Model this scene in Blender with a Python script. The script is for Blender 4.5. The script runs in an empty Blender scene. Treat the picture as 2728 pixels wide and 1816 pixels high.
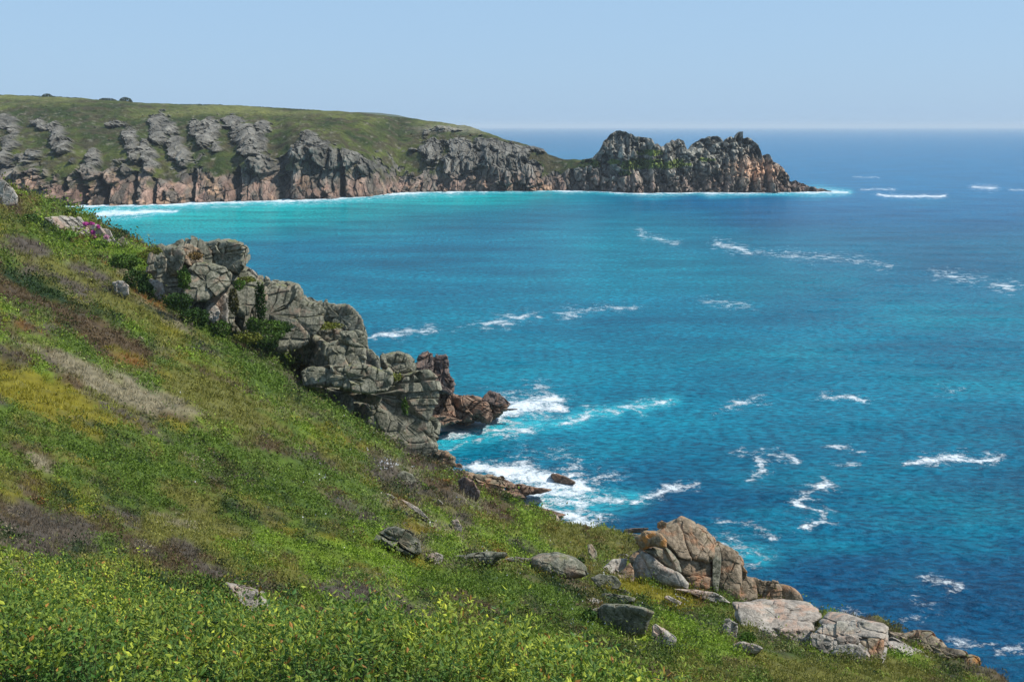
import bpy, math, random
import numpy as np
from mathutils import Vector

# ------------------------------------------------------------------ camera, sky, sun, exposure
SC = bpy.context.scene
COL = SC.collection
PW, PH = 2728.0, 1816.0           # photograph size: outlines below are noted in its pixels
FPX = 3000.0                      # focal length in those pixels
EYE = 60.0                        # eye height above the sea
HOR = 337.0
PITCH = math.atan((PH / 2 - HOR) / FPX)

cam_d = bpy.data.cameras.new('camera')
cam_d.sensor_width = 36.0
cam_d.lens = 36.0 * FPX / PW
cam_d.clip_start = 0.5
cam_d.clip_end = 90000.0
cam = bpy.data.objects.new('camera', cam_d)
COL.objects.link(cam)
cam.location = (0, 0, EYE)
cam.rotation_euler = (math.radians(90) - PITCH, 0, 0)
SC.camera = cam

SUN_EL, SUN_AZ = math.radians(52), math.radians(93)      # azimuth clockwise from the view direction (+Y)
world = bpy.data.worlds.new("World")
SC.world = world
world.use_nodes = True
wn, wl = world.node_tree.nodes, world.node_tree.links
wn.clear()
sky = wn.new('ShaderNodeTexSky')
sky.sky_type = 'NISHITA'
sky.sun_disc = False
sky.sun_elevation = SUN_EL
sky.sun_rotation = SUN_AZ
sky.altitude = 60
sky.air_density = 1.0
sky.dust_density = 1.0
sky.ozone_density = 3.0
bg = wn.new('ShaderNodeBackground')
bg.inputs['Strength'].default_value = 0.12
wo = wn.new('ShaderNodeOutputWorld')
smx = wn.new('ShaderNodeMix'); smx.data_type = 'RGBA'; smx.inputs[0].default_value = 0.84
smx.inputs[7].default_value = (2.30, 3.60, 5.20, 1)
wl.new(sky.outputs['Color'], smx.inputs[6]); wl.new(smx.outputs[2], bg.inputs['Color'])
wl.new(bg.outputs['Background'], wo.inputs['Surface'])

sd = bpy.data.lights.new('sun', 'SUN')
sd.energy = 4.0
sd.angle = math.radians(0.5)
sd.color = (1.0, 0.95, 0.87)
sun = bpy.data.objects.new('sun', sd)
COL.objects.link(sun)
sdir = Vector((math.sin(SUN_AZ) * math.cos(SUN_EL), math.cos(SUN_AZ) * math.cos(SUN_EL), math.sin(SUN_EL)))
sun.rotation_euler = sdir.to_track_quat('Z', 'Y').to_euler()
sun.location = (100, 0, 200)

SC.view_settings.view_transform = 'Standard'
SC.view_settings.look = 'None'
SC.view_settings.exposure = 0.40
SC.view_settings.gamma = 1.0
SC.cycles.max_bounces = 5
SC.cycles.diffuse_bounces = 2
SC.cycles.glossy_bounces = 2
SC.cycles.transmission_bounces = 2
SC.cycles.transparent_max_bounces = 4
SC.cycles.volume_bounces = 0
SC.cycles.use_denoising = True

random.seed(5)
RNG = np.random.default_rng(11)

# ------------------------------------------------------------------ projection helpers
SP, CP = math.sin(PITCH), math.cos(PITCH)
def slopes(u, v):
    cx = np.asarray(u, float) - PW / 2
    cy = PH / 2 - np.asarray(v, float)
    fy = cy * SP + FPX * CP
    return cx / fy, (cy * CP - FPX * SP) / fy
def P(u, v, Y):
    sx, sz = slopes(u, v)
    Y = np.asarray(Y, float)
    return np.stack([sx * Y, Y + 0 * sx, EYE + sz * Y], -1)
def Psea(u, v, z=0.0):
    sx, sz = slopes(u, v)
    return P(u, v, (z - EYE) / np.minimum(sz, -1e-4))
def proj(p):
    x, y, z = p[..., 0], p[..., 1], p[..., 2] - EYE
    fw = y * CP - z * SP
    up = y * SP + z * CP
    return PW / 2 + FPX * x / fw, PH / 2 - FPX * up / fw
def Z(ox, oy, s, pts):
    return np.array([(ox + x / s, oy + y / s) for x, y in pts], float)
def Z1(p): return Z(0, 220, 2.356, p)
def Z2(p): return Z(1000, 280, 1.812, p)
def Z3(p): return Z(0, 480, 3.016, p)
def Z4(p): return Z(300, 600, 3.136, p)
def Z5(p): return Z(750, 900, 3.136, p)
def Z6(p): return Z(900, 1200, 2.945, p)
def Z7(p): return Z(1500, 1330, 3.226, p)
def Z8(p): return Z(2000, 1500, 3.236, p)
def ZB(p): return Z(0, 1350, 2.618, p)
def ZC(p): return Z(1100, 1000, 2.618, p)

# ------------------------------------------------------------------ noise
def _h(ix, iy, iz, seed):
    n = (ix.astype(np.int64) * 374761393 + iy.astype(np.int64) * 668265263 + iz.astype(np.int64) * 2147483647 + seed * 974634777) & 0xffffffff
    n = ((n ^ (n >> 13)) * 1274126177) & 0xffffffff
    n = ((n ^ (n >> 16)) * 2246822519) & 0xffffffff
    return ((n ^ (n >> 15)) & 0xffffff) / float(0xffffff)
def vnoise(p, seed=0):
    i = np.floor(p); f = p - i; f = f * f * (3 - 2 * f)
    ix, iy, iz = i[..., 0], i[..., 1], i[..., 2]
    fx, fy, fz = f[..., 0], f[..., 1], f[..., 2]
    r = 0
    for dx in (0, 1):
        for dy in (0, 1):
            for dz in (0, 1):
                w = (fx if dx else 1 - fx) * (fy if dy else 1 - fy) * (fz if dz else 1 - fz)
                r = r + w * _h(ix + dx, iy + dy, iz + dz, seed)
    return r * 2 - 1
def fbm(p, octv=4, seed=0, gain=0.5):
    a, s, t = 1.0, 0, 0
    for k in range(octv):
        s = s + a * vnoise(p * (2.03 ** k) + 17.3 * k, seed + k); t += a; a *= gain
    return s / t
def worley(p, seed=0):
    """distance to nearest / second cell, facet height of the nearest cell, its random number"""
    i = np.floor(p)
    b1 = np.full(p.shape[:-1], 9.0); b2 = b1.copy(); fh = np.zeros_like(b1); rid = np.zeros_like(b1)
    for dx in (-1, 0, 1):
        for dy in (-1, 0, 1):
            for dz in (-1, 0, 1):
                cx, cy, cz = i[..., 0] + dx, i[..., 1] + dy, i[..., 2] + dz
                q = np.stack([cx + _h(cx, cy, cz, seed), cy + _h(cx, cy, cz, seed + 1), cz + _h(cx, cy, cz, seed + 2)], -1)
                d = np.linalg.norm(p - q, axis=-1)
                g = np.stack([_h(cx, cy, cz, seed + 3), _h(cx, cy, cz, seed + 4), _h(cx, cy, cz, seed + 5)], -1) * 2 - 1
                h = np.sum(g * (p - q), -1)
                r = _h(cx, cy, cz, seed + 6)
                near = d < b1
                b2 = np.where(near, b1, np.minimum(b2, d))
                fh = np.where(near, h, fh); rid = np.where(near, r, rid)
                b1 = np.where(near, d, b1)
    return b1, b2, fh, rid
def sst(a, b, x):
    t = np.clip((x - a) / (b - a), 0, 1); return t * t * (3 - 2 * t)
def lerp(a, b, t): return a + (b - a) * t

# ------------------------------------------------------------------ mesh helpers
def tag(o, label=None, cat=None, group=None, kind=None):
    if label: o['label'] = label
    if cat: o['category'] = cat
    if group: o['group'] = group
    if kind: o['kind'] = kind
    return o
def mesh_obj(name, verts, faces, mat, parent=None, smooth=True, cols=None, origin=None, attrs=None):
    """faces: (n,3) or (n,4) int array"""
    verts = np.ascontiguousarray(verts, np.float32)
    if origin is not None: verts = verts - np.asarray(origin, np.float32)
    faces = np.ascontiguousarray(faces, np.int32)
    n, k = faces.shape
    me = bpy.data.meshes.new(name)
    me.vertices.add(len(verts)); me.vertices.foreach_set('co', verts.ravel())
    me.loops.add(n * k); me.loops.foreach_set('vertex_index', faces.ravel())
    me.polygons.add(n); me.polygons.foreach_set('loop_start', np.arange(0, n * k, k, dtype=np.int32))
    me.polygons.foreach_set('use_smooth', np.full(n, smooth, dtype=bool))
    me.update(calc_edges=True)
    if cols is not None:
        a = me.color_attributes.new('Col', 'FLOAT_COLOR', 'POINT')
        c = np.ones((len(verts), 4), np.float32); c[:, :3] = cols
        a.data.foreach_set('color', c.ravel())
    for an, av in (attrs or {}).items():
        a = me.attributes.new(an, 'FLOAT', 'POINT'); a.data.foreach_set('value', np.ascontiguousarray(av, np.float32))
    me.materials.append(mat)
    o = bpy.data.objects.new(name, me); COL.objects.link(o)
    if origin is not None and parent is None: o.location = tuple(float(t) for t in origin)
    if parent is not None: o.parent = parent
    return o
def grid_faces(nr, nc, wrap=False):
    i = np.arange(nr - 1)[:, None]; j = np.arange(nc if wrap else nc - 1)[None, :]
    j2 = (j + 1) % nc
    a = i * nc + j; b = i * nc + j2; c = (i + 1) * nc + j2; d = (i + 1) * nc + j
    return np.stack([a, b, c, d], -1).reshape(-1, 4)
def empty(name, loc):
    e = bpy.data.objects.new(name, None); COL.objects.link(e); e.location = tuple(float(t) for t in loc)
    e.empty_display_size = 1.0
    return e

# ------------------------------------------------------------------ materials
def new_mat(name):
    m = bpy.data.materials.new(name); m.use_nodes = True
    nt = m.node_tree; nt.nodes.clear()
    out = nt.nodes.new('ShaderNodeOutputMaterial'); b = nt.nodes.new('ShaderNodeBsdfPrincipled')
    nt.links.new(b.outputs[0], out.inputs['Surface'])
    return m, nt, b, out
def N(nt, t, **kw):
    n = nt.nodes.new(t)
    for k, v in kw.items():
        if k in n.inputs: n.inputs[k].default_value = v
        else: setattr(n, k, v)
    return n
def noise_node(nt, vec, scale, detail=4, rough=0.55, dist=0.0):
    n = N(nt, 'ShaderNodeTexNoise'); n.inputs['Scale'].default_value = scale; n.inputs['Detail'].default_value = detail
    n.inputs['Roughness'].default_value = rough; n.inputs['Distortion'].default_value = dist
    nt.links.new(vec, n.inputs['Vector']); return n.outputs['Fac']
def ramp(nt, fac, a, b, ca=(0, 0, 0, 1), cb=(1, 1, 1, 1)):
    r = N(nt, 'ShaderNodeValToRGB'); e = r.color_ramp.elements
    e[0].position = a; e[1].position = b; e[0].color = ca; e[1].color = cb
    nt.links.new(fac, r.inputs[0]); return r.outputs[0]
def mixc(nt, fac, a, b, mode='MIX'):
    m = N(nt, 'ShaderNodeMix'); m.data_type = 'RGBA'; m.blend_type = mode
    for s, x in ((0, fac), (6, a), (7, b)):
        if isinstance(x, (tuple, list, float, int)):
            m.inputs[s].default_value = x if s == 0 else tuple(x) + ((1,) if len(x) == 3 else ())
        else: nt.links.new(x, m.inputs[s])
    return m.outputs[2]
def pos(nt, sc=(1, 1, 1)):
    g = N(nt, 'ShaderNodeNewGeometry'); mp = N(nt, 'ShaderNodeMapping'); mp.inputs['Scale'].default_value = sc
    nt.links.new(g.outputs['Position'], mp.inputs['Vector']); return mp.outputs[0]
def math_n(nt, op, a, b=None, clamp=False):
    m = N(nt, 'ShaderNodeMath', operation=op); m.use_clamp = clamp
    for i, x in enumerate((a, b)):
        if x is None: continue
        if isinstance(x, (int, float)): m.inputs[i].default_value = x
        else: nt.links.new(x, m.inputs[i])
    return m.outputs[0]
def attr(nt, name, colour=True):
    a = N(nt, 'ShaderNodeAttribute', attribute_name=name); return a.outputs['Color'] if colour else a.outputs['Fac']

def rock_mat(name, light, dark, tint, tint_amt=0.25, k=1.0, speck=0.5, tint_scale=0.5, moss=0.25, bump=0.9):
    m, nt, b, out = new_mat(name)
    p = pos(nt)
    big = noise_node(nt, p, 0.55 * k, 5, 0.6, 0.4)
    mid = noise_node(nt, p, 2.6 * k, 6, 0.65, 0.2)
    pv = pos(nt, (1, 1, 0.28))
    strk = noise_node(nt, pv, 3.0 * k, 4, 0.6)
    fine = noise_node(nt, p, 9.0 * k, 3, 0.7)
    c = mixc(nt, ramp(nt, math_n(nt, 'ADD', math_n(nt, 'MULTIPLY', mid, .6), math_n(nt, 'MULTIPLY', big, .4)), 0.43, 0.57), dark, light)
    c = mixc(nt, math_n(nt, 'MULTIPLY', ramp(nt, strk, 0.47, 0.62), 0.55), c, tuple(x * 0.5 for x in dark))
    t = noise_node(nt, p, tint_scale * k, 4, 0.6, 0.6)
    c = mixc(nt, math_n(nt, 'MULTIPLY', ramp(nt, t, 0.62 - 0.35 * tint_amt, 0.74 - 0.35 * tint_amt), 0.85), c, tint)
    # pale crusty lichen spots
    sp = ramp(nt, fine, 0.56, 0.66)
    c = mixc(nt, math_n(nt, 'MULTIPLY', sp, speck), c, tuple(min(0.75, x * 1.5) for x in light))
    # moss and turf settled on ledges
    g = N(nt, 'ShaderNodeNewGeometry'); sx = N(nt, 'ShaderNodeSeparateXYZ'); nt.links.new(g.outputs['Normal'], sx.inputs[0])
    up = ramp(nt, sx.outputs['Z'], 0.72, 0.92)
    ms = math_n(nt, 'MULTIPLY', math_n(nt, 'MULTIPLY', up, ramp(nt, big, 0.50, 0.60)), moss)
    c = mixc(nt, ms, c, (0.11, 0.115, 0.03))
    nt.links.new(c, b.inputs['Base Color'])
    b.inputs['Roughness'].default_value = 0.9; b.inputs['Specular IOR Level'].default_value = 0.25
    bp = N(nt, 'ShaderNodeBump', Strength=bump, Distance=0.12 / k)
    hh = math_n(nt, 'ADD', math_n(nt, 'MULTIPLY', mid, 1.0), math_n(nt, 'MULTIPLY', fine, 0.5))
    nt.links.new(hh, bp.inputs['Height']); nt.links.new(bp.outputs[0], b.inputs['Normal'])
    return m
M_GREY = rock_mat('lichen_granite', (0.27, 0.255, 0.195), (0.085, 0.09, 0.06), (0.29, 0.21, 0.15), 0.22, speck=0.4, moss=0.8)
M_PALE = rock_mat('pale_granite', (0.42, 0.38, 0.325), (0.20, 0.18, 0.15), (0.40, 0.28, 0.21), 0.3, speck=0.45, moss=0.25)
M_TAN = rock_mat('tan_granite', (0.33, 0.26, 0.185), (0.15, 0.115, 0.075), (0.38, 0.20, 0.11), 0.25, speck=0.25, moss=0.4)
M_ORANGE = rock_mat('orange_lichen_granite', (0.30, 0.235, 0.16), (0.15, 0.12, 0.08), (0.44, 0.19, 0.045), 0.45, speck=0.15, moss=0.3, tint_scale=0.9)
M_BROWN = rock_mat('wave_washed_granite', (0.27, 0.185, 0.13), (0.13, 0.09, 0.065), (0.33, 0.19, 0.12), 0.3, speck=0.1, moss=0.0)
M_DARK = rock_mat('dark_granite', (0.20, 0.15, 0.125), (0.075, 0.06, 0.055), (0.26, 0.15, 0.1), 0.25, speck=0.15, moss=0.1)

def veg_mat(name, trans=0.25, var=0.5, spec=0.2):
    m, nt, b, out = new_mat(name)
    c = attr(nt, 'Col')
    n = noise_node(nt, pos(nt), 1.3, 3, 0.6)
    c2 = mixc(nt, 1.0, c, ramp(nt, n, 0.3, 0.7, (1 - var * .5,) * 3 + (1,), (1 + var * .5,) * 3 + (1,)), 'MULTIPLY')
    nt.links.new(c2, b.inputs['Base Color']); b.inputs['Roughness'].default_value = 0.65
    b.inputs['Specular IOR Level'].default_value = spec
    if trans:
        t = N(nt, 'ShaderNodeBsdfTranslucent'); nt.links.new(c2, t.inputs['Color'])
        mx = N(nt, 'ShaderNodeMixShader'); mx.inputs[0].default_value = trans
        nt.links.new(b.outputs[0], mx.inputs[1]); nt.links.new(t.outputs[0], mx.inputs[2])
        nt.links.new(mx.outputs[0], out.inputs['Surface'])
    return m
M_VEG = veg_mat('foliage')
M_LEAF = veg_mat('glossy_leaf', 0.3, 0.3, 0.4)
M_TURF = veg_mat('turf', 0.0, 0.6, 0.1)
M_PETAL = veg_mat('petal', 0.2, 0.0, 0.1)

# ------------------------------------------------------------------ near hillside: heights
CTRL = [  # (u, v, distance) read off the slope
 (0,1816,9.5),(700,1816,10.5),(1000,1816,12),(1400,1816,17),(1700,1816,22),(2050,1816,32),(2400,1816,46),
 (0,1620,17),(500,1640,20),(900,1660,25),(1364,1680,32),(1700,1720,36),(2000,1760,44),(2300,1790,54),
 (0,1450,29),(500,1500,33),(1000,1540,44),(1300,1560,51),(1600,1610,58),(1850,1660,64),(2100,1720,66),(2350,1770,66),
 (0,1250,46),(500,1300,52),(900,1370,65),(1200,1440,76),(1450,1500,82),(1700,1560,80),(1950,1610,82),(2250,1680,82),
 (0,1050,70),(400,1100,78),(800,1200,93),(1050,1300,108),(1300,1400,108),(1500,1425,103),(1700,1500,95),
 (0,850,102),(300,900,112),(600,1000,122),(900,1130,138),(1110,1232,163),(1222,1276,158),(1277,1306,152),(1341,1340,142),(1389,1358,134),(1450,1394,128),(1497,1410,122),(1579,1422,117),(1660,1432,113),
 (0,670,150),(200,720,155),(450,830,155),(700,970,158),(1000,1170,170),(1130,1215,178),
 (0,530,205),(160,575,205),(330,665,195),(450,730,188),(600,830,180),(800,1020,176),
]
wp = [P(u, v, Y) for u, v, Y in CTRL]
wp += [np.array(q, float) for q in [(-14, -14, 64), (0, -14, 61), (14, -14, 54), (-6, 2, 58.6), (0, 1, 58.2), (6, 2, 56.0),
       (-45, 40, 60), (-70, 80, 60), (-105, 130, 58), (-140, 190, 60), (-60, 10, 70), (-190, 230, 62), (-120, 260, 50), (25, 20, 40), (40, 5, 42)]]
wp = np.array(wp)
def _tps(r2): return np.where(r2 > 0, r2 * np.log(np.maximum(r2, 1e-9)), 0) * 0.5
XY = wp[:, :2] / 50.0
K = _tps(((XY[:, None] - XY[None]) ** 2).sum(-1)); n_ = len(XY)
A = np.zeros((n_ + 3, n_ + 3)); A[:n_, :n_] = K + np.eye(n_) * 0.0008
A[:n_, n_] = 1; A[:n_, n_ + 1:] = XY; A[n_, :n_] = 1; A[n_ + 1:, :n_] = XY.T
WT = np.linalg.solve(A, np.concatenate([wp[:, 2], np.zeros(3)]))
def tps(x, y):
    q = np.stack([x, y], -1).reshape(-1, 2) / 50.0
    r = np.zeros(len(q))
    for s in range(0, len(q), 60000):
        c = q[s:s + 60000]
        r[s:s + 60000] = _tps(((c[:, None] - XY[None]) ** 2).sum(-1)) @ WT[:n_] + WT[n_] + c @ WT[n_ + 1:]
    return r.reshape(np.shape(x))
# coastline of the near slope (inside = land side), world metres
cl = [P(-700, 500, 245), P(-100, 520, 240), P(170, 575, 236), P(330, 665, 227), P(500, 735, 216), P(680, 830, 209), P(900, 1020, 200),
      P(1010, 1150, 196), P(1150, 1200, 190), P(1270, 1260, 174), P(1380, 1300, 160), P(1480, 1340, 146), P(1600, 1380, 134), P(1760, 1430, 120), P(1980, 1560, 104),
      P(2180, 1600, 98), P(2400, 1700, 96), P(2580, 1760, 94), P(2660, 1816, 84)]
COAST = np.array([q[:2] for q in cl] + [(50, 62), (52, 45), (60, 20), (62, -60), (-300, -60), (-330, 235)])
def seg_dist(x, y, poly, closed=True):
    p = np.stack([x, y], -1); best = np.full(np.shape(x), 1e9)
    m = len(poly)
    for i in range(m if closed else m - 1):
        a, b = poly[i], poly[(i + 1) % m]; ab = b - a
        t = np.clip(((p - a) @ ab) / (ab @ ab + 1e-9), 0, 1)
        best = np.minimum(best, np.hypot(p[..., 0] - a[0] - t * ab[0], p[..., 1] - a[1] - t * ab[1]))
    return best
def inside(x, y, poly):
    r = np.zeros(np.shape(x), bool); m = len(poly)
    for i in range(m):
        (x1, y1), (x2, y2) = poly[i], poly[(i + 1) % m]
        c = ((y1 > y) != (y2 > y)) & (x < (x2 - x1) * (y - y1) / (y2 - y1 + 1e-12) + x1)
        r ^= c
    return r
def ground(x, y, detail=True):
    x = np.asarray(x, float); y = np.asarray(y, float)
    z = tps(x, y)
    d = seg_dist(x, y, COAST); d = np.where(inside(x, y, COAST), d, -d)
    d = d + 2.0 * fbm(np.stack([x * .12, y * .12, 0 * x], -1), 3, 40)
    z = lerp(-8.0, z, sst(-3, 8, d))
    if detail:
        far = np.clip(np.hypot(x, y) / 80.0, 0.12, 1.0)
        q = np.stack([x, y, 0 * x], -1)
        z = z + far * (1.1 * fbm(q * 0.09, 3, 3) + 1.3 * np.abs(fbm(q * 0.30, 3, 8)) + .35 * fbm(q * 1.1, 2, 9))
    return z
HY = np.concatenate([np.arange(5, 60, 0.5), np.arange(60, 300, 1.0)])
def hit(u, v):
    sx, sz = slopes(u, v)
    g = ground(sx * HY, HY); r = EYE + sz * HY
    below = np.nonzero(g >= r)[0]
    if len(below) == 0: return None
    i = below[0]
    if i == 0: return HY[0]
    d0 = r[i - 1] - g[i - 1]; d1 = g[i] - r[i]
    return HY[i - 1] + (HY[i] - HY[i - 1]) * d0 / (d0 + d1 + 1e-9)

# ------------------------------------------------------------------ plant cover palette, patch by patch
PAL = {'green': (0.110, 0.172, 0.022), 'bright': (0.185, 0.275, 0.026), 'olive': (0.200, 0.195, 0.042), 'yellow': (0.27, 0.235, 0.025),
       'brown': (0.13, 0.088, 0.045), 'grey': (0.14, 0.112, 0.082), 'straw': (0.34, 0.29, 0.18), 'rust': (0.26, 0.125, 0.03), 'dark': (0.03, 0.058, 0.013)}
PK = list(PAL); PC = np.array([PAL[k] for k in PK])
PATCH = [  # u, v, ru, rv, angle, kind, weight
 (200, 850, 300, 28, 24, 'brown', 1.6), (90, 860, 160, 40, 22, 'grey', 1.2), (330, 960, 120, 22, 22, 'rust', 1.4), (60, 870, 130, 14, 22, 'rust', 1.2),
 (120, 1060, 220, 50, 18, 'yellow', 1.6), (60, 1180, 140, 50, 20, 'dark', 0.8), (420, 1080, 260, 45, 22, 'straw', 1.3), (250, 1000, 200, 40, 25, 'straw', 0.8),
 (560, 1060, 240, 35, 24, 'olive', 0.9), (640, 1120, 130, 30, 28, 'grey', 0.9), (130, 1440, 150, 100, 20, 'grey', 1.7), (110, 1380, 120, 60, 30, 'brown', 1.0),
 (380, 1450, 190, 30, 24, 'brown', 1.1), (850, 1080, 260, 28, 30, 'grey', 1.1), (960, 1230, 220, 24, 28, 'yellow', 0.8), (1080, 1290, 200, 30, 30, 'grey', 1.0),
 (940, 1580, 160, 45, 12, 'grey', 1.7), (1180, 1660, 130, 26, 8, 'grey', 1.3), (400, 1280, 330, 90, 15, 'green', 1.0), (700, 1250, 300, 80, 22, 'green', 0.7),
 (1450, 1360, 200, 70, 25, 'bright', 1.1), (1300, 1450, 190, 60, 20, 'bright', 0.7), (1000, 1480, 260, 90, 10, 'bright', 0.8), (1300, 1580, 300, 90, 8, 'green', 0.9),
 (1700, 1570, 110, 30, 15, 'yellow', 2.2), (1820, 1600, 180, 30, 12, 'yellow', 1.5), (1980, 1640, 90, 40, 10, 'olive', 1.2), (2050, 1760, 380, 40, 10, 'bright', 1.1), (2180, 1800, 350, 40, 8, 'olive', 1.0),
 (1620, 1440, 200, 50, 10, 'olive', 0.9), (1560, 1400, 120, 20, 15, 'rust', 0.7), (100, 700, 130, 40, 25, 'grey', 1.5), (260, 770, 100, 28, 30, 'grey', 1.3), (40, 640, 90, 30, 15, 'grey', 1.0),
 (180, 655, 70, 16, 15, 'bright', 1.6), (130, 600, 160, 22, 12, 'dark', 1.0), (240, 690, 120, 25, 20, 'rust', 0.6), (100, 540, 110, 20, 18, 'rust', 0.9), (360, 850, 240, 30, 28, 'olive', 0.8),
 (700, 1000, 200, 50, 30, 'green', 1.0), (860, 1180, 150, 30, 25, 'green', 0.9), (1130, 1200, 80, 30, 25, 'green', 1.2), (560, 900, 100, 30, 30, 'green', 0.8),
 (1580, 1420, 80, 30, 10, 'brown', 1.0), (1350, 1440, 60, 40, 60, 'rust', 0.8), (1500, 1430, 90, 30, 20, 'rust', 0.7), (2400, 1790, 130, 30, 18, 'olive', 1.6), (500, 1600, 400, 60, 3, 'dark', 0.9),
 (60, 1560, 120, 30, 10, 'straw', 1.0), (330, 1200, 60, 40, 30, 'dark', 0.8),
]
def plant_weights(p):
    u, v = proj(p)
    # streaks run down the slope
    th = math.radians(26)
    a = (u * math.cos(th) + v * math.sin(th)); b = (-u * math.sin(th) + v * math.cos(th))
    q = np.stack([a / 330.0, b / 58.0, 0 * a], -1)
    q2 = np.stack([a / 90.0, b / 26.0, 0 * a + 5], -1)
    W = np.zeros((len(u), len(PK)))
    base = {'green': 0.58, 'bright': 0.40, 'olive': 0.68, 'yellow': 0.22, 'brown': 0.50, 'grey': 0.40, 'straw': 0.16, 'rust': 0.0, 'dark': 0.44}
    for i, k in enumerate(PK):
        W[:, i] = base[k] + 0.95 * fbm(q, 3, 100 + 9 * i) + 1.25 * fbm(q2, 3, 300 + 9 * i)
    wu = u + 40 * fbm(q2 * 1.3, 2, 77); wv = v + 16 * fbm(q2 * 1.3, 2, 78)
    for (cu, cv, ru, rv, an, kind, w) in PATCH:
        t = math.radians(an); du, dv = wu - cu, wv - cv
        e = ((du * math.cos(t) + dv * math.sin(t)) / ru) ** 2 + ((-du * math.sin(t) + dv * math.cos(t)) / rv) ** 2
        W[:, PK.index(kind)] += w * 0.85 * np.exp(-e * 1.1)
    return W
def plant_colour(p, jitter=0.0, rng=RNG):
    W = plant_weights(p)
    if jitter: W = W + rng.normal(0, jitter, W.shape)
    E = np.exp((W - W.max(1, keepdims=True)) * 8.0); E /= E.sum(1, keepdims=True)
    return E @ PC, W.argmax(1)

# ------------------------------------------------------------------ hillside ground
us = np.linspace(-900, 3700, 520)
Ys = np.concatenate([np.linspace(-14, 4, 14), np.geomspace(4.6, 262, 430)])
UU, YY = np.meshgrid((us - PW / 2) / FPX, Ys)
GX = UU * (np.maximum(YY, 0) * 1.02 + 14 - 12 * sst(0, 40, YY)); GY = YY
GZ = ground(GX, GY)
gv = np.stack([GX, GY, GZ], -1).reshape(-1, 3)
gcol = np.full((len(gv), 3), 0.1)
fr = gv[:, 1] > 4
gcol[fr] = plant_colour(gv[fr])[0] * 0.5  # ground colour darkened to paint shade into the gaps between plants
gcol[~fr] = (0.05, 0.07, 0.02)
o = mesh_obj('hillside', gv, grid_faces(*GX.shape), M_TURF, cols=gcol)
tag(o, kind='structure')

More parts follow.
